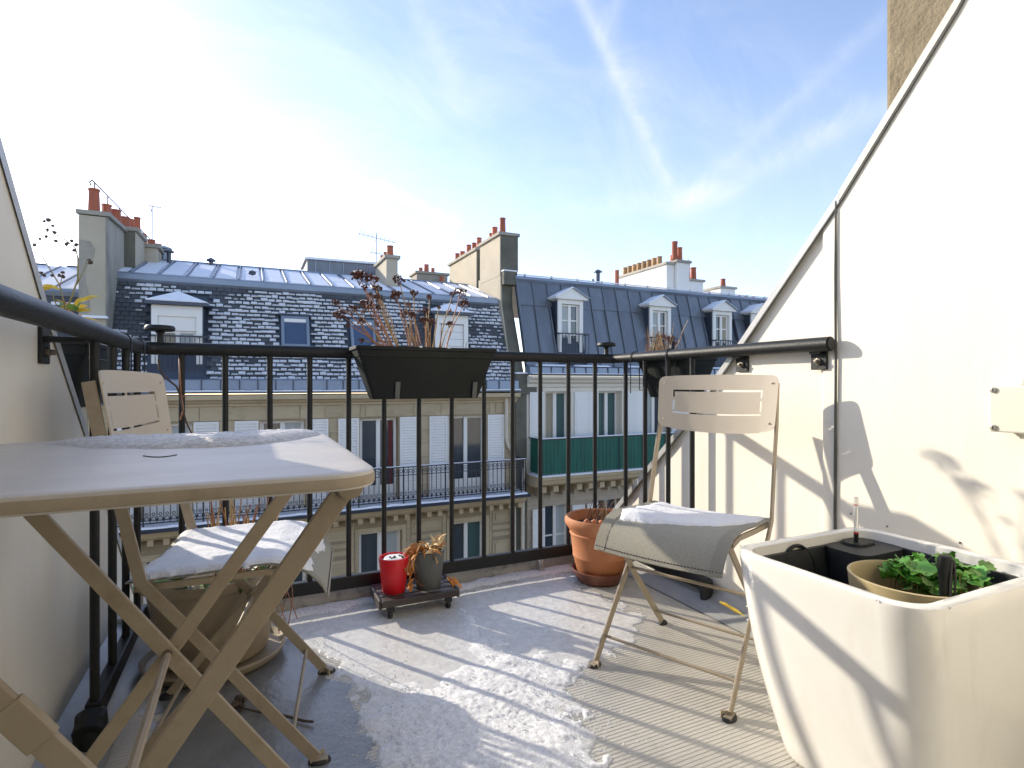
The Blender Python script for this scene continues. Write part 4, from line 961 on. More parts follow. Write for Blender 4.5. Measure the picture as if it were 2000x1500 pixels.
while x < XB1:
    for t0, t1, h in ((0, LB * .70, 0), (LB * .70 - .02, LB * .985, .018)):
        if any(abs(x + pw / 2 - c_) < DW + pw * .35 for c_ in dcx) and t0 == 0: continue
        inst(upm, 'zinc_panel', roofB, bp_(x + pw / 2, t0, h + random.uniform(0, .008)), (pw - .03, t1 - t0, 1), (aB + random.uniform(-.006, .004), random.uniform(-.010, .010), 0))
    inside = any(abs(x - c_) < DW for c_ in dcx)
    k = MB(); t0 = LB * .70 if inside else 0
    k.hexa([bp_(x - .02, t0, -.02), bp_(x + .02, t0, -.02), bp_(x + .02, LB, -.02), bp_(x - .02, LB, -.02), bp_(x - .014, t0, .055), bp_(x + .014, t0, .055), bp_(x + .014, LB, .06), bp_(x - .014, LB, .06)]); k.build('zinc_seam', 'zinc_roof', roofB)
    x += pw
mitre_band(B, 'ridge_band', 'zinc_light', XB0, XB1, yb1, [(-.1, zb1 - .10), (.05, zb1 - .08), (.12, zb1), (.10, zb1 + .08), (-.05, zb1 + .13), (-.3, zb1 + .13)])
k = MB(); k.add([(XB0, yb1 + .05, zb1 + .12), (XB1, yb1 + .05, zb1 + .12), (XB1, 19, 4.78), (XB0, 19, 4.78), (XB1, 24, 4), (XB0, 24, 4)], [(0, 1, 2, 3), (3, 2, 4, 5)]); k.build('upper_roof', 'snow_far', B)
k = MB(); k.box(XB0, XB1, yb1 - .06, yb1 - .01, zb1 + .13, zb1 + .165); k.build('ridge_snow', 'snow_far', B)
for i in range(24): block('snow_guard', 'zinc_dark', B, XB0 + .4 + i * 1.0, XB0 + .46 + i * 1.0, yb1 + .1, yb1 + .14, zb1 + .14, zb1 + .22)
for cx in dcx:                                          # pedimented dormers
    a, b = cx - .47, cx + .47; yf = YF + .26; zt = 3.56; ybk = YF + 1.3
    k = MB(); k.box(a, a + .13, yf, ybk, 1.40, zt); k.box(b - .13, b, yf, ybk, 1.40, zt); k.box(a + .13, b - .13, yf + .003, yf + .25, zt - .14, zt)
    o = k.build('dormer', 'paint_white', B)
    k = MB(); e = .13
    k.prism([(a - e, yf - .10, zt), (b + e, yf - .10, zt), (b + e, yf - .10, zt + .06), (cx, yf - .10, zt + .36), (a - e, yf - .10, zt + .06)], (0, 1.4, 0)); k.build('pediment', 'paint_white', o)
    for s_ in (-1, 1):
        k = MB(); k.hexa([(cx + s_ * .62, yf - .16, zt + .04), (cx + s_ * .0, yf - .16, zt + .365), (cx, yf + 1.35, zt + .365), (cx + s_ * .62, yf + 1.35, zt + .04), (cx + s_ * .63, yf - .16, zt + .085), (cx, yf - .16, zt + .41), (cx, yf + 1.35, zt + .41), (cx + s_ * .63, yf + 1.35, zt + .085)])
        k.build('dormer_roof', 'snow_far' if s_ < 0 else 'zinc_light', o)
    for p, q in ((a - .022, a - .001), (b + .001, b + .022)): block('cheek', 'zinc_dark', o, p, q, yf + .06, ybk, 1.42, zt - .04)
    window(B, a + .14, b - .14, 1.45, zt - .15, yf + .10, 'glass_dark', random.choice((('curtain', None), (None, 'curtain_warm'), ('curtain_warm', None))), bars=3, fr=.055, mull=.10)
    k = MB(); yy = yf - .22; k.box(a - .10, b + .10, yy, yy + .03, 2.42, 2.46); k.box(a - .10, b + .10, yy, yy + .03, 1.5, 1.53)
    for i in range(10): xx = a - .09 + (b - a + .18) * i / 9; k.box(xx - .009, xx + .009, yy + .008, yy + .024, 1.53, 2.42)
    for xx in (a - .10, b + .08): k.box(xx, xx + .02, yy, yf + .08, 2.42, 2.46)
    k.build('window_guard', 'iron', B)
p = MB(); x = dcx[1]
for i in range(26): p.blob((x + random.uniform(-.42, .42), YF - .02, 2.35 + random.uniform(-.1, .16)), random.uniform(.04, .075), 1, .4)
p.build('window_box_flowers', 'seed_brown', B, 'stuff')
# green screened balcony
mitre_band(B, 'balcony_slab', 'stone_trim', XB0 + .02, XB1, YF, [(0, zB - .34), (.50, zB - .33), (.58, zB - .26), (.70, zB - .24), (.74, zB - .12), (.80, zB - .10), (.82, zB), (0, zB + .002)])
block('balcony_snow', 'snow_far', B, XB0 + .0, XB1, YF - .85, YF - .1, zB + .003, zB + .05)
for i in range(40): x = XB0 + .25 + i * .42; block('corbel', 'stone_trim', B, x, x + .17, YF - .52, YF, zB - .52, zB - .343)
for i in range(40): x = XB0 + .25 + i * .42; block('corbel', 'stone_grey', B, x + .02, x + .15, YF - .30, YF, zB - .68, zB - .523)
k = MB(); n = 150; L = 20.0; zt = zB + 1.10
for i in range(n):                                      # sagging cloth tied to the bars
    xs_ = [XB0 + .10 + L * (i + q) / n for q in (0, .5)]
    xe = XB0 + .10 + L * (i + 1) / n; yy = YF - .78
    k.quad((xs_[0], yy, zB + .08), (xs_[1], yy - .022, zB + .07), (xs_[1], yy - .016, zt), (xs_[0], yy, zt)); k.quad((xs_[1], yy - .022, zB + .07), (xe, yy, zB + .08), (xe, yy, zt), (xs_[1], yy - .016, zt))
k.quad((XB0 + .10, YF - .78, zB + .08), (XB0 + .10, YF, zB + .08), (XB0 + .10, YF, zt), (XB0 + .10, YF - .78, zt))
k.build('balcony_screen', 'green_screen', B)
k = MB(); k.box(XB0 + .08, XB0 + L, YF - .81, YF - .75, zt, zt + .03); k.box(XB0 + .07, XB0 + .11, YF - .75, YF, zt, zt + .03)
for i in range(22): x = XB0 + .12 + i * .92; k.box(x - .012, x + .012, YF - .815, YF - .79, zB + .05, zt)
k.build('balcony_rail', 'iron', B); block('rail_snow', 'snow_far', B, XB0 + .1, XB0 + L, YF - .805, YF - .755, zt + .031, zt + .06)
p0 = onY(1021, 935, YF - .12); pipe(B, [(p0.x + .14, p0.y + .05, -1.45), (p0.x + .04, p0.y, -1.85), (p0.x, p0.y, -2.1), (p0.x, p0.y, -12)], .06)
# chimneys of B
ys_ = [17.75 + i * .33 for i in range(9)]
chimney(B, 15.05, 15.45, 17.45, 20.6, 4.3, 5.62, 'chimney_white', [(15.22, y_, .12, .36) for y_ in ys_[1:]], cap='chimney_grey', potm='clay_ochre', slope=-.02)
chimney(B, 15.46, 16.10, 17.30, 18.6, 4.3, 5.72, 'chimney_white', [(15.6, 17.6, .13, .80), (15.75, 17.9, .11, .32), (15.95, 17.7, .12, .62)])
chimney(B, 17.35, 18.3, 18.8, 20.0, 4.3, 5.38, 'chimney_white', [(17.65, 19.1, .13, .7), (18.0, 19.1, .15, .58)])
chimney(B, 19.35, 20.25, 18.8, 20.0, 4.3, 5.20, 'chimney_white', [(19.8, 19.1, .13, .4)])
for px in (1445, 1458, 1473): p = onY(px, 570, 19.2); chimney(B, p.x - .12, p.x + .12, 19.1, 19.4, 4.3, 4.72, 'chimney_grey', [(p.x, 19.25, .1, .25)])
vent(B, 1168, 548, 17.2, .32, .07); vent(B, 1205, 555, 17.0, .52, .075, 'clay_pot', False)
k = MB(); p = onY(1158, 548, 17.2); k.blob(p, .07, 1, .05); k.build('roof_vent', 'zinc_dark', B)
aerial(B, 1345, 505, 560, 19.5, [])

# ------------------------------------------------------------------ furniture on the terrace
def rrect(x0, x1, y0, y1, r, n=6):
    pts_ = []
    for cx, cy, a in ((x1 - r, y1 - r, 0), (x0 + r, y1 - r, 90), (x0 + r, y0 + r, 180), (x1 - r, y0 + r, 270)):
        for i in range(n + 1): t = R(a + 90 * i / n); pts_.append((cx + r * math.cos(t), cy + r * math.sin(t)))
    return pts_
def loft(mb, rings, cap0=True, cap1=True):
    n = len(rings[0]); vs = [p for r in rings for p in r]
    fs_ = [(i * n + k, i * n + (k + 1) % n, (i + 1) * n + (k + 1) % n, (i + 1) * n + k) for i in range(len(rings) - 1) for k in range(n)]
    if cap0: fs_.append(tuple(range(n - 1, -1, -1)))
    if cap1: fs_.append(tuple((len(rings) - 1) * n + k for k in range(n)))
    return mb.add(vs, fs_)

# --- folding table
TX0, TX1, TY0, TY1, TZ = -.395, .137, .640, 1.225, .730
T = thing('folding_table', 'square taupe metal folding table with crossed flat legs beside the cream wall', 'table', ((TX0 + TX1) / 2, (TY0 + TY1) / 2, 0))
def tring(ins, z, r): return [(a, b, z) for a, b in rrect(TX0 + ins, TX1 - ins, TY0 + ins, TY1 - ins, r)]
m = MB(); loft(m, [tring(.008, TZ - .020, .046), tring(.001, TZ - .0195, .052), tring(0, TZ - .016, .053), tring(0, TZ - .006, .053), tring(.0015, TZ - .002, .052), tring(.005, TZ - .0002, .05), tring(.012, TZ, .046)])
m.build('tabletop', 'taupe_top', T, smooth=True)
m = MB(); loft(m, [tring(.0, TZ - .0172, .0535), tring(-.0006, TZ - .0165, .0535), tring(-.0006, TZ - .0065, .0535), tring(.0, TZ - .0055, .0535)], False, False)
m.build('table_edge', 'taupe_metal', T, smooth=True)
a = onZ(280, 891, TZ); b = onZ(345, 889, TZ); c_ = onZ(315, 893.5, TZ)
m = MB(); m.tube([a.lerp(b, t) + (c_ - a.lerp(b, .54)) * (1 - (2 * t - 1) ** 2) + Vector((0, 0, .0004)) for t in (0, .15, .3, .5, .7, .85, 1)], .0010, 5); m.build('scratch', 'rubber', T)
LEGZ = TZ - .024
def tleg(y, xa, xb):                                    # top at xa, foot at xb
    m = MB(); m.bar((xa, y, LEGZ), (xb, y, .014), .025, .010, (0, 1, 0)); o = m.build('leg', 'taupe_metal', T, bevel=.0015)
    d = .022 if xb > xa else -.022
    m = MB(); m.lathe([(0, .016), (.012, .015), (.015, .008), (.016, 0), (0, 0)], (xb + d * .4, y, 0), 14); m.build('foot_pad', 'rubber', o, smooth=True)
    for t in (.5,):
        q = Vector((xa, y - .006, LEGZ)).lerp(Vector((xb, y - .006, .014)), t)
        m = MB(); m.lathe([(.0045, -.002), (.0075, -.002), (.0075, .002), (.0045, .002), (.0045, -.002)], (0, 0, 0), 12); mt = Matrix.Rotation(R(90), 4, 'X'); m.v = [mt @ v + q for v in m.v]; m.build('rivet', 'bolt', o)
    return o
tleg(.722, .112, -.375); tleg(.738, -.375, .112); tleg(1.150, .122, -.375); tleg(1.134, -.375, .112)
for (x, z) in ((.108, LEGZ - .004), (-.372, LEGZ - .004), (-.132, .358), (-.34, .06), (.082, .058)):
    m = MB(); m.tube([(x, .722, z), (x, 1.150, z)], .0065, 8); m.build('crossbar', 'taupe_metal', T, smooth=True)
for y in (.722, 1.150):                                 # hinge lugs under the top
    m = MB(); m.lathe([(0, -.012), (.016, -.012), (.016, .012), (0, .012)], (0, 0, 0), 14); mt = Matrix.Rotation(R(90), 4, 'X'); m.v = [mt @ v + Vector((.112, y, LEGZ - .004)) for v in m.v]; m.build('hinge', 'taupe_metal', T, smooth=True)
# locking sleeve on the near leg
q = Vector((-.375, .738, LEGZ)).lerp(Vector((.112, .738, .014)), .30); q2 = Vector((-.375, .738, LEGZ)).lerp(Vector((.112, .738, .014)), .365)
m = MB(); m.bar(q, q2, .031, .014, (0, 1, 0)); m.build('sleeve', 'taupe_metal', T, bevel=.002)
tpl = [(-.30, 1.16), (-.22, 1.06), (-.14, 1.01), (-.06, .995), (.02, 1.01), (.07, 1.06), (.10, 1.12), (.125, 1.17), (.11, 1.215), (.0, 1.217), (-.12, 1.217), (-.22, 1.215)]
tpl = [(min(x, TX1 - .012), min(y, TY1 - .008)) for x, y in tpl]
tag(heightfield('frozen_slush', 'slush', tpl, lambda x, y: TZ + .0006, .010, .03, .006, .008, .003, seed=21., floor=-.0004), 'frozen grey slush along the far edge of the folding table', 'snow', kind='stuff')

# --- folding chairs (local frame: x forward, y across, feet at z 0)
def seat_z(x, y):
    P = [(-.165, .428), (-.10, .430), (-.03, .433), (.05, .440), (.105, .442), (.150, .433), (.185, .413), (.210, .386), (.226, .352)]
    for (a, b), (c, d) in zip(P, P[1:]):
        if x <= c or c == P[-1][0]:
            t = min(1, max(0, (x - a) / (c - a))); z = b + (d - b) * t; break
    return z - .010 * max(0, 1 - (y / .19) ** 2) * (1 if x < .15 else .6)
def make_chair(label):
    root = thing('folding_chair', label, 'chair', (0, 0, 0), 'folding metal chairs on the terrace')
    # backrest: bowed plate with a ring of slots, thickness by a second skin
    W = .197; us = sorted({-1, -.97, -.92, -.86, -.80, -.757, -.725, -.5, -.25, -.015, .015, .25, .5, .725, .757, .80, .86, .92, .97, 1})
    vs_ = sorted({0, .02, .06, .12, .2, .30, .325, .36, .40, .46, .54, .60, .66, .70, .735, .8, .88, .94, .98, 1})
    def hw(v):
        c = .13; e = min(v, 1 - v)
        return 1 - (.105 * (1 - math.sqrt(max(0, 1 - (1 - e / c) ** 2))) if e < c else 0)
    def pt(u, v, off):
        k = hw(v); uu = u * k if abs(u) > .757 else u
        z = .685 + v * .172 - .016 * (1 - v) * (1 - u * u) + .004 * v * (1 - u * u); y_ = uu * W * (.965 + .035 * (1 - v) * 0 + .035 * v)
        x_ = -.1815 - .026 * v - .026 * (1 - uu * uu) + off
        return Vector((x_, y_, z))
    nu, nv = len(us), len(vs_); m = MB(); solid = {}
    for i in range(nu - 1):
        for j in range(nv - 1):
            u = (us[i] + us[i + 1]) / 2; v = (vs_[j] + vs_[j + 1]) / 2
            row = (.30 < v < .325) or (.70 < v < .735); colm = (.725 < abs(u) < .757)
            ring = (row and abs(u) < .757) or (colm and .30 < v < .735)
            bridge = (row and abs(u) < .015) or (colm and (.325 < v < .36 or .54 < v < .60))
            solid[i, j] = not (ring and not bridge)
    for off in (0, -.003):
        m.v += [pt(us[i], vs_[j], off) for i in range(nu) for j in range(nv)]
    n0 = nu * nv; I = lambda i, j, s: s * n0 + i * nv + j
    for (i, j), ok in solid.items():
        if not ok: continue
        m.f += [(I(i, j, 0), I(i + 1, j, 0), I(i + 1, j + 1, 0), I(i, j + 1, 0)), (I(i, j + 1, 1), I(i + 1, j + 1, 1), I(i + 1, j, 1), I(i, j, 1))]
        for di, dj, a, b in ((-1, 0, (i, j), (i, j + 1)), (1, 0, (i + 1, j + 1), (i + 1, j)), (0, -1, (i + 1, j), (i, j)), (0, 1, (i, j + 1), (i + 1, j + 1))):
            if not solid.get((i + di, j + dj), False): m.f.append((I(*a, 0), I(*a, 1), I(*b, 1), I(*b, 0)))
    bk = m.build('backrest', 'beige_back', root, smooth=True)
    for u in (-.90, .90):
        for v in (.16, .86):
            p = pt(u, v, .001); m = MB(); m.blob(p, .0042, 1, 0, .9); m.build('rivet', 'beige_back', bk, smooth='all')
    for s in (-1, 1):
        m = MB(); m.barpath([(.200, s * .197, .010), (.012, s * .197, .245), (-.136, s * .196, .428), (-.176, s * .192, .60), (-.2045, s * .190, .70), (-.230, s * .186, .835)], .024, .006, (0, 1, 0))
        o = m.build('leg', 'taupe_metal', root, bevel=.001)
        m = MB(); m.barpath([(.200, s * .197, .012), (.205, s * .19, .006), (.215, s * .178, .006)], .004, .022, (0, 0, 1)); m.box(.188, .225, s * .197 - .010, s * .197 + .010, .004, .009); m.build('foot_plate', 'taupe_metal', o)
        m = MB(); m.lathe([(0, .008), (.015, .008), (.018, .004), (.018, 0), (0, 0)], (.207, s * .197, 0), 14, 1.35, .95); m.build('foot_pad', 'rubber', o, smooth=True)
        m = MB(); m.barpath([(.150, s * .172, .418), (.014, s * .183, .245), (-.186, s * .176, .010)], .022, .006, (0, 1, 0)); o = m.build('leg', 'taupe_metal', root, bevel=.001)
        m = MB(); m.lathe([(0, .010), (.012, .009), (.015, .003), (.015, 0), (0, 0)], (-.192, s * .176, 0), 14, 1.3, .95); m.build('foot_pad', 'rubber', o, smooth=True)
        m = MB(); m.lathe([(0, -.009), (.007, -.008), (.007, .008), (0, .009)], (0, 0, 0), 10); mt = Matrix.Rotation(R(90), 4, 'X'); m.v = [mt @ v + Vector((.013, s * .190, .245)) for v in m.v]; m.build('pivot', 'bolt', o)
        m = MB(); m.barpath([(-.150, s * .184, .412), (-.03, s * .184, .416), (.10, s * .184, .423), (.150, s * .184, .414)], .014, .006, (0, 1, 0)); m.build('seat_rail', 'taupe_metal', root)
    for (x, z, yy, r) in ((.152, .070, .195, .0045), (-.142, .060, .176, .0045), (.013, .245, .19, .005), (-.135, .408, .184, .005), (.148, .410, .18, .006)):
        m = MB(); m.tube([(x, -yy, z), (x, yy, z)], r, 8); m.build('stretcher', 'taupe_metal', root, smooth=True)
    nx, ny = 30, 20; m = MB()
    xs_ = [-.165 + (.226 + .165) * i / nx for i in range(nx + 1)]; ysn = [-.192 + .384 * j / ny for j in range(ny + 1)]
    for off in (0, -.0025): m.v += [Vector((x, y_ * (1 - .03 * max(0, x - .1) / .12), seat_z(x, y_) + off)) for x in xs_ for y_ in ysn]
    n0 = (nx + 1) * (ny + 1); J = lambda i, j, s: s * n0 + i * (ny + 1) + j
    for i in range(nx):
        for j in range(ny): m.f += [(J(i, j, 0), J(i + 1, j, 0), J(i + 1, j + 1, 0), J(i, j + 1, 0)), (J(i, j + 1, 1), J(i + 1, j + 1, 1), J(i + 1, j, 1), J(i, j, 1))]
        m.f += [(J(i, 0, 0), J(i, 0, 1), J(i + 1, 0, 1), J(i + 1, 0, 0)), (J(i, ny, 0), J(i + 1, ny, 0), J(i + 1, ny, 1), J(i, ny, 1))]
    for j in range(ny): m.f += [(J(0, j, 0), J(0, j + 1, 0), J(0, j + 1, 1), J(0, j, 1)), (J(nx, j, 0), J(nx, j, 1), J(nx, j + 1, 1), J(nx, j + 1, 0))]
    st = m.build('seat', 'sling', root, smooth='all')
    for s in (-1, 1):                                   # sewn side hems
        m = MB(); k = 26
        for i in range(k + 1):
            x = -.163 + (.2265 + .163) * i / k
            for y_ in (s * .1925, s * .158): m.v.append(Vector((x, y_ * (1 - .03 * max(0, x - .1) / .12), seat_z(x, y_) + .0016)))
        m.f = [(2 * i, 2 * i + 1, 2 * i + 3, 2 * i + 2) for i in range(k)]; m.build('hem', 'sling_hem', st, smooth='all')
    m = MB()                                            # stitches along the front edge
    for i in range(40):
        y_ = -.18 + .36 * i / 39; m.box(.2205, .2235, y_ - .0022, y_ + .0022, seat_z(.222, y_) + .0005, seat_z(.222, y_) + .0022)
    m.build('stitching', 'rubber', st, 'stuff')
    return root
ch1 = make_chair('beige folding chair near the white planter, taupe sling seat half covered by snow')
ch2 = copy_tree(ch1); ch2['label'] = 'beige folding chair behind the table, its seat wholly under snow'
def place(o, x, y, deg): o.location = (x, y, 0); o.rotation_euler = (0, 0, R(deg))
C1 = (1.185, 1.278, 203.5); C2 = (-.038, 1.510, -8.9)
place(ch1, *C1); place(ch2, *C2)
def seat_snow(c, px, label, h, zref=.452, seed=0., edge=.03):
    ca, sa = math.cos(R(c[2])), math.sin(R(c[2])); P = []
    for a, b in px:
        if abs(a) < 1: P.append((a, b)); continue
        w = onZ(a, b, zref); dx, dy = w.x - c[0], w.y - c[1]; P.append((max(-.155, min(.222, dx * ca + dy * sa)), max(-.188, min(.188, -dx * sa + dy * ca))))
    o = heightfield('seat_snow', 'snow', P, lambda x, y: seat_z(x, y) + .0012, h, edge, .005, .010, .0018, seed=seed, floor=-.0035, rags=22)
    v = Vector(o.location); o.location = (c[0] + v.x * ca - v.y * sa, c[1] + v.x * sa + v.y * ca, v.z); o.rotation_euler = (0, 0, R(c[2]))
    tag(o, label, 'snow', kind='stuff')
seat_snow(C1, [(-.155, -.16), (-.155, .05), (-.15, .175), (-.06, .172), (.02, .135), (.07, .10), (.10, .04), (.118, -.02), (.135, -.08), (.150, -.15), (.08, -.176), (-.06, -.172)], 'thin white snow on the chair seat next to the white planter', .009, .452, 3., .03)
seat_snow(C2, [(-.158, -.187), (-.158, .187), (.16, .187), (.205, .15), (.198, .05), (.175, -.03), (.188, -.12), (.18, -.187)], 'thick white snow covering the seat of the chair behind the table', .014, .450, 6., .02)

# --- big beige round pot under the rear chair
bx, by = -.095, 1.885
P = thing('plant_pot', 'wide beige plastic pot with green leaves and cut dry stalks under the snowy chair', 'plant pot', (bx, by, 0))
m = MB(); m.lathe([(0, .028), (.128, .028), (.136, .04), (.170, .245), (.186, .252), (.190, .262), (.188, .280), (.180, .282), (.172, .272), (.168, .235), (.0, .235)], (bx, by, 0), 48, 1.06, .98); m.build('pot', 'pot_beige', P, smooth=True)
m = MB(); m.lathe([(0, .004), (.158, .004), (.176, .018), (.184, .034), (.178, .038), (.168, .022), (.0, .014)], (bx, by, 0), 44, 1.06, .98); m.build('saucer', 'pot_beige', P, smooth=True)
m = MB(); m.lathe([(.166, .240), (.10, .246), (0, .250)], (bx, by, 0), 30); m.build('soil', 'soil', P, smooth=True)
random.seed(31)
lm = MB(); lm.leaf((0, 0, 0), (1, 0, .55), .045, .026, curl=.25); LFM = None
def leaf_mesh(name, m_, L, W, curl=.25):
    b = MB(); b.leaf((0, 0, 0), (1, 0, 0), L, W, curl=curl, n=4); me = bpy.data.meshes.new(name); me.from_pydata(b.v, [], b.f); me.materials.append(MATS[m_]); me.polygons.foreach_set('use_smooth', [True] * len(me.polygons)); return me
lp = leaf_mesh('leaf', 'leaf_pale', .042, .024); lg = leaf_mesh('leaf', 'leaf_green', .045, .030)
for i in range(70):
    a = R(random.uniform(175, 330)); r = random.uniform(.12, .175); x, y = bx + 1.06 * r * math.cos(a), by + r * math.sin(a)
    inst(random.choice((lp, lp, lg)), 'leaf', P, (x, y, .262 + random.random() * .03), (random.uniform(.5, 1.0),) * 3, (random.uniform(-.5, .5), random.uniform(-.9, .1), a + random.uniform(-1, 1)))
for i in range(34):
    x, y = bx + random.uniform(-.02, .12), by + random.uniform(-.02, .13); h = random.uniform(.13, .25); lean = Vector((random.uniform(-.25, .35), random.uniform(-.2, .2), 1))
    m = MB(); b0 = Vector((x, y, .245)); m.tube([b0, b0 + lean * h * .5 + Vector((random.uniform(-.006, .006), 0, 0)), b0 + lean * h], [.0030, .0026, .0018], 5); m.build('stalk', random.choice(('stem_tan', 'leaf_straw', 'stem_red')), P)
for k in range(5):                                      # red trailing runners over the rim
    x0, y0 = bx + .17 + .006 * k, by - .04 + .03 * k; m = MB(); pp = []
    for i in range(9): t = i / 8; pp.append((x0 + .03 * math.sin(t * 3 + k) + .02 * t, y0 + .012 * math.cos(t * 7 + k), .27 - .22 * t + .04 * math.sin(t * 3.1)))
    m.tube(pp, .0016, 4); m.build('runner', 'stem_red', P)

# --- plant dolly with two small pots
dx0, dx1, dy0, dy1 = .415, .690, 1.945, 2.112
D = thing('plant_dolly', 'weathered dark slatted plant dolly on black castors by the kerb', 'plant dolly', ((dx0 + dx1) / 2, (dy0 + dy1) / 2, 0))
for i in range(4):
    y = dy0 + (dy1 - dy0 - .036) * i / 3; m = MB(); m.box(dx0 + .002, dx1 - .002, y, y + .036, .058, .070); m.build('slat', 'dark_wood', D, bevel=.002)
for y in (dy0 - .012, dy1): m = MB(); m.box(dx0 - .004, dx1 + .004, y, y + .011, .048, .0725); m.build('rim_board', 'dark_wood', D, bevel=.003)
for x in (dx0 - .012, dx1): m = MB(); m.box(x, x + .011, dy0 - .001, dy1 - .001, .040, .0735); m.build('rim_board', 'dark_wood', D, bevel=.003)
for x in (dx0 + .03, dx1 - .03):
    m = MB(); m.box(x - .02, x + .02, dy0 + .001, dy1 - .001, .047, .0575); m.build('bearer', 'dark_wood', D)
    for y in (dy0 + .012, dy1 - .02):
        m = MB(); m.box(x - .012, x + .012, y - .010, y + .010, .026, .047); o = m.build('castor', 'rubber', D)
        m = MB(); m.lathe([(0, -.007), (.012, -.007), (.0155, -.004), (.0155, .004), (.012, .007), (0, .007)], (0, 0, 0), 16); mt = Matrix.Rotation(R(90), 4, 'Y') ; m.v = [mt @ v + Vector((x, y, .0158)) for v in m.v]; m.build('wheel', 'rubber', o, smooth=True)
def smallpot(name, label, x, y, z, rb, rt, h, m_, wall=.006):
    t = thing(name, label, 'plant pot', (x, y, z))
    m = MB(); m.lathe([(0, 0), (rb * .95, 0), (rb, .004), (rt, h - .003), (rt - .001, h), (rt - wall + .001, h), (rt - wall, h - .004), (rt - wall - .002, h - .022), (0, h - .022)], (x, y, z), 40); m.build('pot', m_, t, smooth=True); return t
rp = smallpot('flower_pot', 'small red pot filled with snow on the dark dolly', .474, 2.025, .0705, .041, .0545, .128, 'red_pot')
m = MB(); ring = []
for k in range(24):
    a = 2 * math.pi * k / 24; rr_ = .046 * (1 - .12 * abs(math.sin(a * 1.5 + .4)) * (1 if math.cos(a) < .2 else .2)); ring.append((.474 + rr_ * math.cos(a), 2.025 + rr_ * math.sin(a), .0705 + .117))
ring2 = [(.474 + (x - .474) * .8, 2.025 + (y - 2.025) * .8, z + .007 + .003 * random.random()) for x, y, z in ring]
loft(m, [ring, ring2]); m.build('snow', 'snow', rp, smooth=True)
for k in range(7): m = MB(); m.blob((.474 + random.uniform(-.02, .03), 2.025 + random.uniform(-.03, .02), .0705 + .127), random.uniform(.003, .007), 1, .4); m.build('seed_head', 'stem_dark', rp)
gp = smallpot('flower_pot', 'small grey pot of withered straw coloured foliage on the dark dolly', .604, 2.022, .0705, .046, .0605, .135, 'grey_pot')
random.seed(77)
lw = leaf_mesh('leaf', 'leaf_straw', .05, .018, .5); lo_ = leaf_mesh('leaf', 'leaf_orange', .055, .016, .6)
gx, gy, gz = .604, 2.022, .0705 + .115
for i in range(46):
    a = random.uniform(0, 6.28); r = random.uniform(.01, .055)
    inst(random.choice((lw, lw, lw, lo_)), 'leaf', gp, (gx + r * math.cos(a), gy + r * math.sin(a), gz + random.uniform(.01, .035)), (random.uniform(.5, 1.0),) * 3, (random.uniform(-1.2, 1.2), random.uniform(-1.0, .6), a + random.uniform(-1.2, 1.2)))
for i in range(16):                                     # wilted stems arching over the left rim
    a = R(random.uniform(150, 235)); pp = []
    L = random.uniform(.06, .10); hh = random.uniform(.035, .065)
    for k in range(8):
        t = k / 7; pp.append((gx + math.cos(a) * (.01 + L * t), gy + math.sin(a) * (.01 + L * t) * .6, gz + hh * math.sin(min(1, t * 1.4) * math.pi * .5) - (.11 * max(0, t - .5) * 2) ** 1.0 * (.5 + random.random() * .1)))
    m = MB(); m.tube(pp, .0022, 5); m.build('stem', random.choice(('leaf_straw', 'leaf_orange')), gp)
    if i % 2 == 0: inst(random.choice((lw, lo_)), 'leaf', gp, pp[-1], (.8,) * 3, (random.random() * 3, .9, a))
for i in range(9):
    inst(lw, 'leaf', gp, (gx + .035 + random.uniform(-.02, .02), gy + random.uniform(-.02, .03), gz + .03 + random.uniform(0, .03)), (.8,) * 3, (random.random() * 2, -1.0, random.uniform(0, 6)))
for i in range(10): inst(lo_, 'leaf', gp, (.542 + random.uniform(-.012, .012), 2.02 + random.uniform(-.03, .02), .075 + random.uniform(.005, .09)), (.7,) * 3, (random.random() * 3, random.uniform(.4, 1.4), random.uniform(0, 6)))
for i in range(5): inst(lo_, 'leaf', gp, (.675 + random.uniform(-.012, .016), 2.0 + random.uniform(-.02, .02), .078 + random.uniform(.0, .03)), (.8,) * 3, (random.random() * 2, random.uniform(.2, .8), random.uniform(-1, 1)))
m = MB(); m.blob((gx, gy, gz + .005), .052, 2, .08, .25); m.build('soil', 'soil', gp)

# --- terracotta pot
tx, ty = 1.335, 1.965
t = thing('terracotta_pot', 'large terracotta pot with brown dead stems and a dark saucer behind the chair', 'plant pot', (tx, ty, 0))
m = MB(); m.lathe([(0, .030), (.090, .030), (.094, .034), (.112, .105), (.1145, .108), (.1145, .113), (.1135, .116), (.122, .190), (.128, .205), (.124, .210), (.128, .218), (.144, .240), (.148, .250), (.146, .266), (.139, .273), (.131, .270), (.126, .250), (.118, .225), (0, .225)], (tx, ty, 0), 48); m.build('pot', 'terracotta', t, smooth=True)
m = MB(); m.lathe([(0, .003), (.088, .003), (.096, .010), (.118, .050), (.120, .054), (.115, .056), (.108, .044), (.092, .022), (0, .020)], (tx, ty, 0), 44); m.build('saucer', 'terracotta_wet', t, smooth=True)
m = MB(); m.lathe([(.119, .232), (.06, .24), (0, .243)], (tx, ty, 0), 28); m.build('soil', 'soil', t)
random.seed(5)
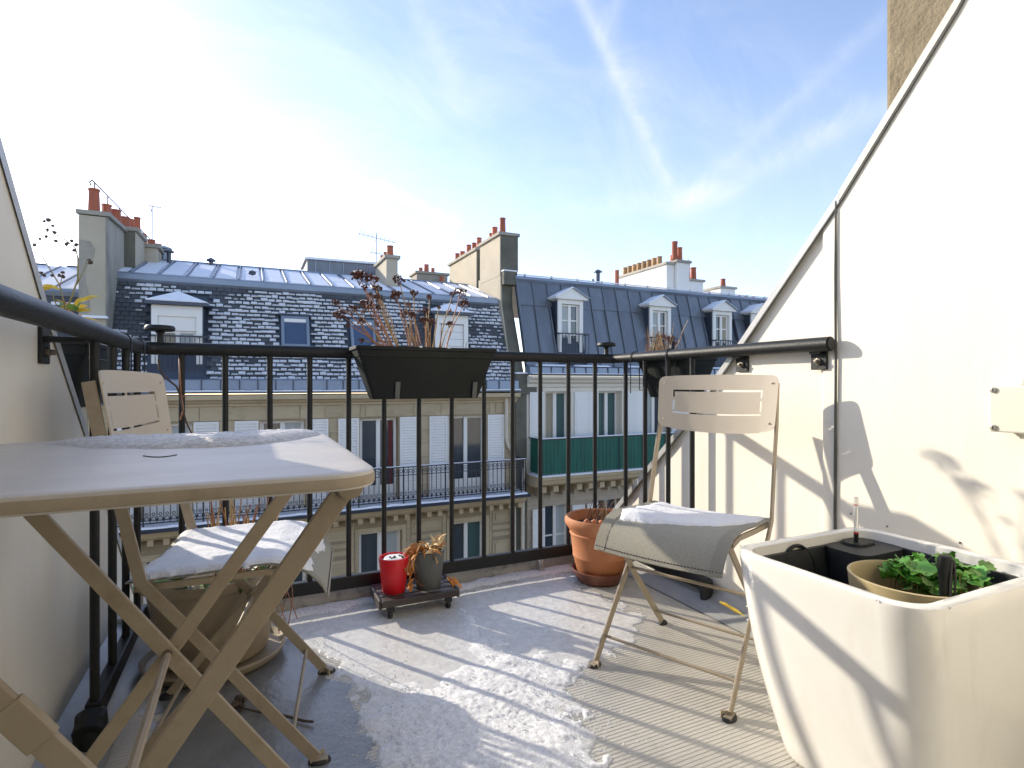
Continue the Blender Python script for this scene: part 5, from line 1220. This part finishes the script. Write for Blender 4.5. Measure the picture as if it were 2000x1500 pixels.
for i in range(42):
    a = random.uniform(0, 6.28); r = random.uniform(0, .09); h = random.uniform(.05, .10); b0 = Vector((tx + r * math.cos(a) * .8 + .02, ty + r * math.sin(a), .238)); d = Vector((random.uniform(-.4, .6), random.uniform(-.4, .4), 1))
    m = MB(); m.tube([b0, b0 + d * h * .6, b0 + d * h + Vector((random.uniform(-.012, .012), 0, 0))], [.0018, .0015, .001], 4); m.build('stem', random.choice(('stem_dark', 'stem_red', 'stem_dark', 'stem_tan')), t)
for k in range(3): m = MB(); m.blob((tx - .085 + .022 * k, ty - .03 - .02 * k, .262), .013, 2, .12); m.build('clay_ball', 'terracotta', t, smooth='all')
m = MB(); m.blob((tx - .01, ty - .06, .248), .028, 2, .15, .4); m.build('snow', 'snow', t, smooth='all')

# --- flower boxes on the railing
def flower_box(label, x0, x1, y0, y1, z0, z1, ins=(.06, .03), rimo=.008):
    t = thing('flower_box', label, 'flower box', ((x0 + x1) / 2, (y0 + y1) / 2, z0), 'black flower boxes hung on the railing')
    ix, iy = ins
    def rg(e, z, f): return [(a, b, z) for a, b in rrect(x0 + ix * f - e, x1 - ix * f + e, y0 + iy * f - e, y1 - iy * f + e, .012, 3)]
    h = z1 - z0
    m = MB(); loft(m, [rg(0, z0, 1), rg(.001, z0 + .004, .98), rg(0, z1 - .040, .13), rg(.003, z1 - .038, .12), rg(.003, z1 - .014, .02), rg(rimo, z1 - .012, 0), rg(rimo, z1 - .002, 0), rg(rimo - .002, z1, 0), rg(-.006, z1, 0), rg(-.008, z1 - .03, 0)], True, True)
    m.build('box', 'plastic_black', t, smooth=True, bevel=0)
    return t
FB = flower_box('long black flower box of dead sedum on the front railing', .338, .862, 1.985, 2.128, .775, .966)
for x in (.482, .782):
    m = MB(); m.barpath([(x, 2.010, .776), (x, 2.006, .782), (x, 1.9945, .838)], .006, .018, (1, 0, 0)); m.build('clip', 'grey_pot', FB, bevel=.002)
m = MB(); m.box(.352, .848, 2.0, 2.115, .935, .948); m.build('soil', 'soil', FB)
random.seed(12)
for k in range(8):
    m = MB(); m.blob((random.uniform(.36, .84), random.choice((1.982, 2.125)), .966), random.uniform(.005, .010), 1, .4, .5); m.build('snow', 'snow', FB)
heads = [(702, 538, 26), (728, 546, 22), (736, 563, 18), (779, 545, 20), (774, 576, 22), (808, 572, 16), (839, 580, 12), (899, 570, 22), (906, 592, 22), (884, 574, 12), (656, 590, 13), (662, 613, 22), (688, 603, 18), (712, 594, 24), (737, 579, 16), (789, 611, 17), (803, 613, 15), (798, 594, 9), (832, 606, 16), (828, 624, 17), (844, 628, 13), (857, 600, 8), (878, 631, 13), (706, 664, 10), (707, 627, 14), (739, 600, 10), (680, 634, 9), (712, 560, 12), (722, 574, 10)]
for i, (hx, hy_, s_) in enumerate(heads):
    y = random.uniform(2.0, 2.11); top = onY(hx, hy_, y)
    bxp = onY(745 + (hx - 655) * .48 + random.uniform(-9, 9), 676, 2.06); base = Vector((min(.83, max(.36, bxp.x)), random.uniform(2.03, 2.09), .945))
    mid = base.lerp(top, .5) + Vector((random.uniform(-.010, .010), 0, .012)); r = s_ * y / .98 / FPX * .57
    m = MB(); pp = [base, base.lerp(mid, .5), mid, mid.lerp(top, .5) + Vector((random.uniform(-.004, .004), 0, 0)), top]
    m.tube(pp, [.0028, .0025, .0023, .002, .0016], 5); m.build('stem', 'stem_red' if random.random() < .65 else 'stem_tan', FB)
    m = MB()                                            # flat topped cluster of seed capsules
    for k in range(34):
        a = random.uniform(0, 6.28); q = math.sqrt(random.random()); zz = (1 - q * q) * r * .45 + random.uniform(-.6, .25) * r
        m.blob(top + Vector((q * r * math.cos(a), q * r * math.sin(a), zz)), r * random.uniform(.12, .24), 1, .45)
    for k in range(8):
        a = 6.28 * k / 8; m.tube([top - Vector((0, 0, r * 1.3)), top + Vector((r * .6 * math.cos(a), r * .6 * math.sin(a), -.1 * r))], .0009, 3)
    hd = m.build('flower_head', 'seed_brown', FB)
    if s_ > 14:
        m = MB()
        for k in range(9):
            a = random.uniform(0, 6.28); q = math.sqrt(random.random()) * .65; m.blob(top + Vector((q * r * math.cos(a), q * r * math.sin(a), r * .50 * (1 - .4 * q * q))), r * random.uniform(.14, .26), 1, .4, .55)
        m.build('snow_cap', 'snow', hd)
    if random.random() < .25:
        q = pp[2]; e = q + Vector((random.uniform(-.05, .05), random.uniform(-.02, .02), random.uniform(.03, .07))); m = MB(); m.tube([q, q.lerp(e, .5) + Vector((0, 0, .006)), e], .0013, 4)
        for k in range(5): m.blob(e + Vector((random.uniform(-.008, .008), random.uniform(-.008, .008), random.uniform(-.005, .005))), .004, 1, .4)
        m.build('side_shoot', 'stem_red', FB)
for i in range(14):
    x = random.uniform(.42, .78); b0 = Vector((x, random.uniform(2.02, 2.10), .945)); d = Vector(((x - .6) * random.uniform(.8, 2.2), random.uniform(-.1, .1), 1)); h = random.uniform(.05, .16)
    m = MB(); m.tube([b0, b0 + d * h * .5, b0 + d * h], [.002, .0018, .001], 4); m.build('stem', random.choice(('stem_red', 'stem_tan')), FB)

FR = flower_box('black flower box of dry twigs hung outside the right end railing', 1.565, 1.725, 1.70, 2.00, .772, .938, (.03, .04))
random.seed(44)
for i in range(40):
    b0 = Vector((random.uniform(1.575, 1.63), random.uniform(1.80, 1.985), .93)); h = random.uniform(.07, .17); d = Vector((random.uniform(-.35, .35), random.uniform(-.35, .35), 1))
    m = MB(); pp = [b0 + d * h * k / 4 + Vector((random.uniform(-.006, .006), random.uniform(-.006, .006), 0)) for k in range(5)]; m.tube(pp, [.0021, .0019, .0017, .0014, .0009], 4); m.build('twig', random.choice(('stem_tan', 'stem_red', 'leaf_straw')), FR)
def hook(parent, x, y, out, ztop=ZR, drop=.16, r=.0022, ax='x'):
    c = Vector((x, y, ztop)); rr_ = .0245; pp = []
    for k in range(9):
        a = math.pi * k / 8; v = (-math.cos(a) * rr_ * out, math.sin(a) * rr_); pp.append(c + (Vector((v[0], 0, v[1])) if ax == 'x' else Vector((0, v[0], v[1]))))
    e = pp[-1]; s0_ = pp[0]
    pp = [s0_ - Vector((0, 0, drop))] + pp + [e - Vector((0, 0, drop * .9)), e - Vector((-.10 * out if ax == 'x' else 0, -.10 * out if ax == 'y' else 0, drop * .92))]
    m = MB(); m.tube(pp, r, 6); m.build('hanger', 'iron', parent, smooth=True)
hook(FR, RR, 1.985, 1); hook(FR, RR, onX(1303, 690, RR).y - .02, 1, drop=.19)
FL = flower_box('black flower box with yellow leaved stems hung outside the left end railing', -.575, -.395, 1.80, 2.20, .765, .945, (.03, .04))
hook(FL, RL, 1.84, -1, drop=.12); hook(FL, RL, 2.05, -1, drop=.12)
k = MB(); k.tube([(-.39, 1.80, .77), (-.39, 2.2, .77)], .0025, 5); k.tube([(-.39, 1.80, .90), (-.39, 2.2, .90)], .002, 5); k.build('hanger', 'iron', FL)
# wiry stems with dark berries and yellow leaves
yL = 1.96
def st(pxs, r0, r1, m_='stem_green', y=yL):
    pp = [onY(a, b, y) for a, b in pxs]; n = len(pp); m = MB(); m.tube(pp, [r0 + (r1 - r0) * i / (n - 1) for i in range(n)], 5); return m.build('stem', m_, FL, smooth='all')
st([(128, 625), (125, 590), (116, 556), (100, 530), (82, 500), (68, 478), (63, 473)], .0022, .0009)
st([(128, 610), (140, 580), (152, 545), (152, 505), (148, 486), (130, 470), (112, 460), (98, 458), (92, 452)], .0026, .0009)
st([(150, 556), (158, 540), (167, 520), (170, 508)], .0014, .0009)
st([(117, 560), (121, 540), (122, 530)], .0010, .0008, 'stem_red'); st([(118, 610), (105, 585), (103, 570)], .0016, .001)
st([(94, 455), (95, 440), (92, 432)], .0008, .0006, 'stem_dark'); st([(66, 479), (78, 468), (80, 456)], .0008, .0006, 'stem_dark'); st([(92, 455), (80, 452), (78, 466)], .0007, .0006, 'stem_dark'); st([(112, 460), (116, 448)], .0006, .0005, 'stem_dark')
for a, b in ((87, 432), (95, 430), (103, 441), (93, 449), (106, 454), (90, 462), (78, 466), (109, 470), (67, 478), (139, 470), (149, 478), (146, 489), (130, 477), (174, 508), (176, 512), (80, 533), (86, 537), (116, 538), (122, 532), (102, 538), (124, 540)):
    p = onY(a, b, yL + random.uniform(-.01, .01)); m = MB(); m.blob(p, random.uniform(.0042, .0065), 1, .3); m.build('berry', 'stem_dark', FL, smooth='all')
ly = leaf_mesh('leaf', 'leaf_yellow', .042, .016, .35)
for a, b, sc_, rz, ry, rx in ((84, 558, .9, .2, -.05, .9), (100, 562, .7, 2.9, .1, 1.0), (158, 590, 1.1, .3, -.75, .8), (165, 583, .9, .2, -.5, .5), (140, 605, 1.0, .4, -.6, 1.0), (125, 612, .9, 1.4, -.9, .4), (150, 608, .8, -.2, -.3, 1.2), (128, 596, .7, 2.6, -.8, .6), (158, 622, .9, .2, -.2, .4), (136, 618, 1.0, 2.2, -.4, .9), (120, 604, .6, 1.0, -1.0, .2), (145, 596, .8, .6, -.9, 1.4)):
    inst(ly, 'leaf', FL, onY(a, b, yL), (sc_,) * 3, (rx, ry, rz))
lr_ = leaf_mesh('leaf', 'leaf_orange', .03, .012, .4)
for i in range(10): inst(random.choice((lr_, lp)), 'leaf', FL, onY(128 + random.uniform(-20, 25), 612 + random.uniform(-12, 12), yL), (.8,) * 3, (random.random() * 3, random.uniform(-1, .5), random.random() * 6))

# dry vine hooked on the first front baluster
V = thing('dry_vine', 'bare brown vine twig clinging to a baluster behind the rear chair', 'twig', onY(360, 850, 2.13))
for pxs, r in (([(309, 702), (312, 722), (326, 740), (345, 755), (353, 778), (357, 800), (364, 825), (374, 846)], .0034), ([(355, 776), (362, 772), (364, 777)], .002), ([(350, 700), (352, 740), (354, 778)], .0024), ([(352, 820), (358, 800), (354, 770)], .003)):
    m = MB(); m.tube([onY(a, b, 2.135) for a, b in pxs], [r * (1 - .3 * i / len(pxs)) for i in range(len(pxs))], 6); m.build('twig', 'stem_dark' if r > .003 else 'stem_red', V, smooth='all')

# --- white planter
PX0, PX1, PY0, PY1, PZ = .995, 1.480, .535, .955, .452
W = thing('self_watering_planter', 'big glossy white square planter with black liner and water gauge', 'planter', ((PX0 + PX1) / 2, (PY0 + PY1) / 2, 0))
def pr_(f, z, e=0, r=.075):                             # f 0 at the foot, 1 at the rim
    g_ = 1 - f; bulge = .010 * math.sin(math.pi * f)
    return [(a, b, z) for a, b in rrect(PX0 + .072 * g_ + e - bulge, PX1 - .02 * g_ - e + bulge, PY0 + .012 * g_ + e - bulge, PY1 - .065 * g_ - e + bulge, max(.012, r - e), 8)]
m = MB(); rings = [pr_(0, 0, .02), pr_(0, .004, .006), pr_(.02, .016, 0)] + [pr_(.02 + .96 * i / 12, .016 + (PZ - .026) * i / 12) for i in range(1, 13)] + [pr_(1, PZ - .003, .002), pr_(1, PZ, .008), pr_(1, PZ, .022), pr_(1, PZ - .003, .028), pr_(1, PZ - .030, .030)]
loft(m, rings, True, False); m.build('shell', 'gloss_white', W, smooth=True)
m = MB(); loft(m, [pr_(1, PZ - .024, .0302), pr_(1, PZ - .024, .040), pr_(.93, PZ - .060, .042), pr_(.5, .20, .045)], False, True); m.build('liner', 'liner', W, smooth=True)
m = MB(); c_ = onX(1672, 1040, 1.372); cx, cy = c_.x, c_.y
loft(m, [[(a, b, .22) for a, b in rrect(cx - .085, PX1 - .034, cy - .075, PY1 - .034, .03, 5)], [(a, b, PZ - .022) for a, b in rrect(cx - .090, PX1 - .033, cy - .080, PY1 - .033, .03, 5)]]); m.build('water_shaft', 'liner', W, smooth=True)
m = MB(); loft(m, [[(a, b, PZ - .020) for a, b in rrect(cx - .035, cx + .05, cy - .028, cy + .028, .025, 6)], [(a, b, PZ - .016) for a, b in rrect(cx - .033, cx + .048, cy - .026, cy + .026, .023, 6)]]); m.build('shaft_lid', 'plastic_black', W, smooth=True)
m = MB(); m.tube([(cx, cy, PZ - .018), (cx, cy, PZ + .094)], .0052, 12); m.build('water_gauge', 'clear', W, smooth=True)
m = MB(); m.tube([(cx, cy, PZ - .017), (cx, cy, PZ + .004)], .0056, 10); m.build('gauge_foot', 'plastic_black', W)
m = MB(); m.tube([(cx, cy, PZ + .0035), (cx, cy, PZ + .007)], .0058, 10); m.tube([(cx, cy, PZ + .074), (cx, cy, PZ + .0755)], .0056, 10); m.build('gauge_mark', 'red_mark', W)
hc = onZ(1562, 1098, PZ - .05)
for off in (0,):
    pp = [(hc.x + .052 * math.cos(R(a)), hc.y + off + .01 * math.sin(R(a)), PZ - .075 + .062 * math.sin(R(a))) for a in range(-20, 201, 11)]
    m = MB(); m.tube(pp, .0045, 8); m.build('handle', 'plastic_black', W, smooth=True)
random.seed(8)
for k in range(26):                                     # drops of meltwater on the rim and the near corner
    a_ = random.choice(rings[-9][4:16] + rings[-10][4:16]) if k > 12 else random.choice(rings[-5])
    a_ = Vector(a_) + Vector((random.uniform(-.003, .003), random.uniform(-.003, .003), random.uniform(-.02, .0) if k > 12 else .0006))
    m = MB(); m.blob(a_, random.uniform(.0016, .0034), 1, .15, .7); m.build('droplet', 'clear', W, smooth='all')
# cream inner pot with young greens
ix, iy, ir, iz = 1.243, .690, .114, .428
q_ = MB(); q_.lathe([(0, .20), (ir * .80, .20), (ir, iz - .006), (ir + .001, iz), (ir - .004, iz + .001), (ir - .007, iz - .006), (ir * .90, iz - .09), (0, iz - .09)], (ix, iy, 0), 48)
IP = thing('inner_pot', 'round cream pot of green seedlings standing inside the white planter', 'plant pot', (ix, iy, .2)); q_.build('pot', 'pot_cream', IP, smooth=True)
m = MB(); m.lathe([(ir * .9, iz - .085), (0, iz - .08)], (ix, iy, 0), 24); m.build('soil', 'soil', IP)
random.seed(19)
def lobed(name, m_, r):                                 # scalloped round leaf on a dished blade
    n = 20; vs = [(0, 0, 0)]
    for k in range(n):
        a = 2 * math.pi * k / n; rr_ = r * (1 - .18 * (k % 4 == 0)) * (1 - .45 * (abs(k) < 1)); vs.append((rr_ * math.cos(a) + r * .3, rr_ * math.sin(a), .18 * r * math.cos(2 * a) + .12 * r * (k % 2)))
    me = bpy.data.meshes.new(name); me.from_pydata(vs, [], [(0, k + 1, (k + 1) % n + 1) for k in range(n)]); me.materials.append(MATS[m_]); me.polygons.foreach_set('use_smooth', [True] * n); return me
lb = [lobed('leaf', 'leaf_green', .016), lobed('leaf', 'leaf_green', .021), lobed('leaf', 'leaf_pale', .014)]
for i in range(120):
    a = random.uniform(0, 6.28); q = math.sqrt(random.random()) * .098; x = ix + .068 + q * math.cos(a) * .80; y = iy - .006 + q * math.sin(a) * .85
    z = iz - .02 + random.uniform(-.035, .040) * (1 - (q / .115) ** 2) + .012
    if x > PX1 - .05: continue
    inst(random.choice(lb), 'leaf', IP, (x, y, z), (random.uniform(.7, 1.2),) * 3, (random.uniform(-.7, .7), random.uniform(-.7, .7), random.uniform(0, 6.28)))
    if i % 3 == 0:
        m = MB(); m.tube([(ix + .04 + (x - ix - .04) * .6, y, iz - .085), (x, y, z)], .0012, 4); m.build('stem', 'stem_green', IP)
for i in range(16): inst(random.choice(lb), 'leaf', IP, (1.36 + random.uniform(-.03, .05), .655 + random.uniform(-.03, .05), iz + random.uniform(-.01, .022)), (random.uniform(.8, 1.2),) * 3, (random.uniform(-.6, .6), random.uniform(-.6, .6), random.uniform(0, 6.28)))
# black tool handle stuck into the pot
hx_, hy2 = 1.232, .622
TH = MB(); pr2 = [(.010, .34), (.0115, .40), (.0125, .43), (.0145, .455), (.0165, .478), (.0160, .487), (.012, .4935), (.0, .495)]
TH.lathe([(0, .34)] + pr2, (hx_, hy2, 0), 20, 1.0, .78)
th = thing('tool_handle', 'black ribbed garden tool handle upright among the seedlings in the planter', 'garden tool', (hx_, hy2, .34)); TH.build('grip', 'plastic_black', th, smooth=True)
m = MB(); m.tube([(hx_ + .006, hy2 - .0125, .40), (hx_ + .007, hy2 - .0135, .45), (hx_ + .004, hy2 - .0120, .487)], .0022, 6); m.tube([(hx_ - .006, hy2 - .0115, .40), (hx_ - .007, hy2 - .0125, .45), (hx_ - .004, hy2 - .0115, .487)], .0022, 6); m.build('rib', 'rubber', th, smooth=True)
m = MB(); mt = Matrix.Rotation(R(90), 4, 'X'); m.lathe([(0, -.003), (.003, -.003), (.003, .003), (0, .003)], (0, 0, 0), 10); m.v = [mt @ v + Vector((hx_ + .004, hy2 - .0125, .468)) for v in m.v]; m.build('hang_hole', 'rubber', th)

# --- junction box on the right wall
jx = XR - .058; jy = onX(1931, 800, jx).y; jt = onX(1931, 753, jx).z; jb = onX(1931, 843, jx).z
J_ = thing('junction_box', 'pale grey electrical junction box screwed to the white wall', 'junction box', (XR, jy - .06, jb))
m = MB(); m.box(jx + .014, XR - .0005, jy - .146, jy - .006, jb + .002, jt - .002); m.build('base', 'plastic_box', J_, bevel=.004)
m = MB(); m.box(jx, jx + .0135, jy - .150, jy, jb, jt); m.build('lid', 'plastic_box', J_, bevel=.004)
for zz in (jt - .010, jb + .010):
    for yy in (jy - .009, jy - .141):
        m = MB(); m.lathe([(0, .0), (.0065, 0), (.0065, .003), (.005, .0036), (0, .0032)], (0, 0, 0), 16); mt = Matrix.Rotation(R(-90), 4, 'Y'); m.v = [mt @ v + Vector((jx, yy, zz)) for v in m.v]; o = m.build('screw', 'screw', J_, smooth=True)
        m = MB(); m.box(jx - .0042, jx - .0034, yy - .0008, yy + .0008, zz - .004, zz + .004); m.build('slot', 'rubber', o)
for zz, s_ in ((jt, 1), (jb, -1)):
    m = MB(); m.lathe([(.016, 0), (.016, .004 * s_), (.012, .005 * s_), (.011, .009 * s_), (.007, .010 * s_), (.006, .014 * s_), (0, .0145 * s_)], (jx + .030, jy - .05, zz - .001 * s_), 20); m.build('cable_gland', 'plastic_box', J_, smooth=True)

# --- litter
random.seed(3)
p0, p1 = onZ(462, 1382, .006), onZ(612, 1413, .006)
tw = MB(); pp = [p0.lerp(p1, k / 8) + Vector((0, random.uniform(-.004, .004), random.uniform(0, .004))) for k in range(9)]; tw.tube(pp, [.0025, .0025, .003, .003, .0035, .0036, .0036, .0034, .003], 6)
for k in range(16): tw.blob(p0 + Vector((random.uniform(-.022, .022), random.uniform(-.02, .02), random.uniform(.0, .016))), random.uniform(.004, .010), 1, .5)
tw = tag(tw.build('fallen_twig', 'stem_dark'), 'dark broken flower stem lying on the wet deck below the table', 'twig')
a, b = onZ(1405, 1180, .07), onZ(1455, 1205, .06)
lf = MB(); d = (b - a); lf.leaf(a, d, d.length, .022, curl=.05); lf.leaf(a + d * .05 + Vector((0, .004, .004)), d + Vector((0, -.02, .01)), d.length * .7, .016, curl=.3)
lf.v = [v + Vector((0, 0, .006)) for v in lf.v]; tag(lf.build('fallen_leaf', 'leaf_yellow'), 'yellow fallen leaf lying at the foot of the white wall', 'leaf')
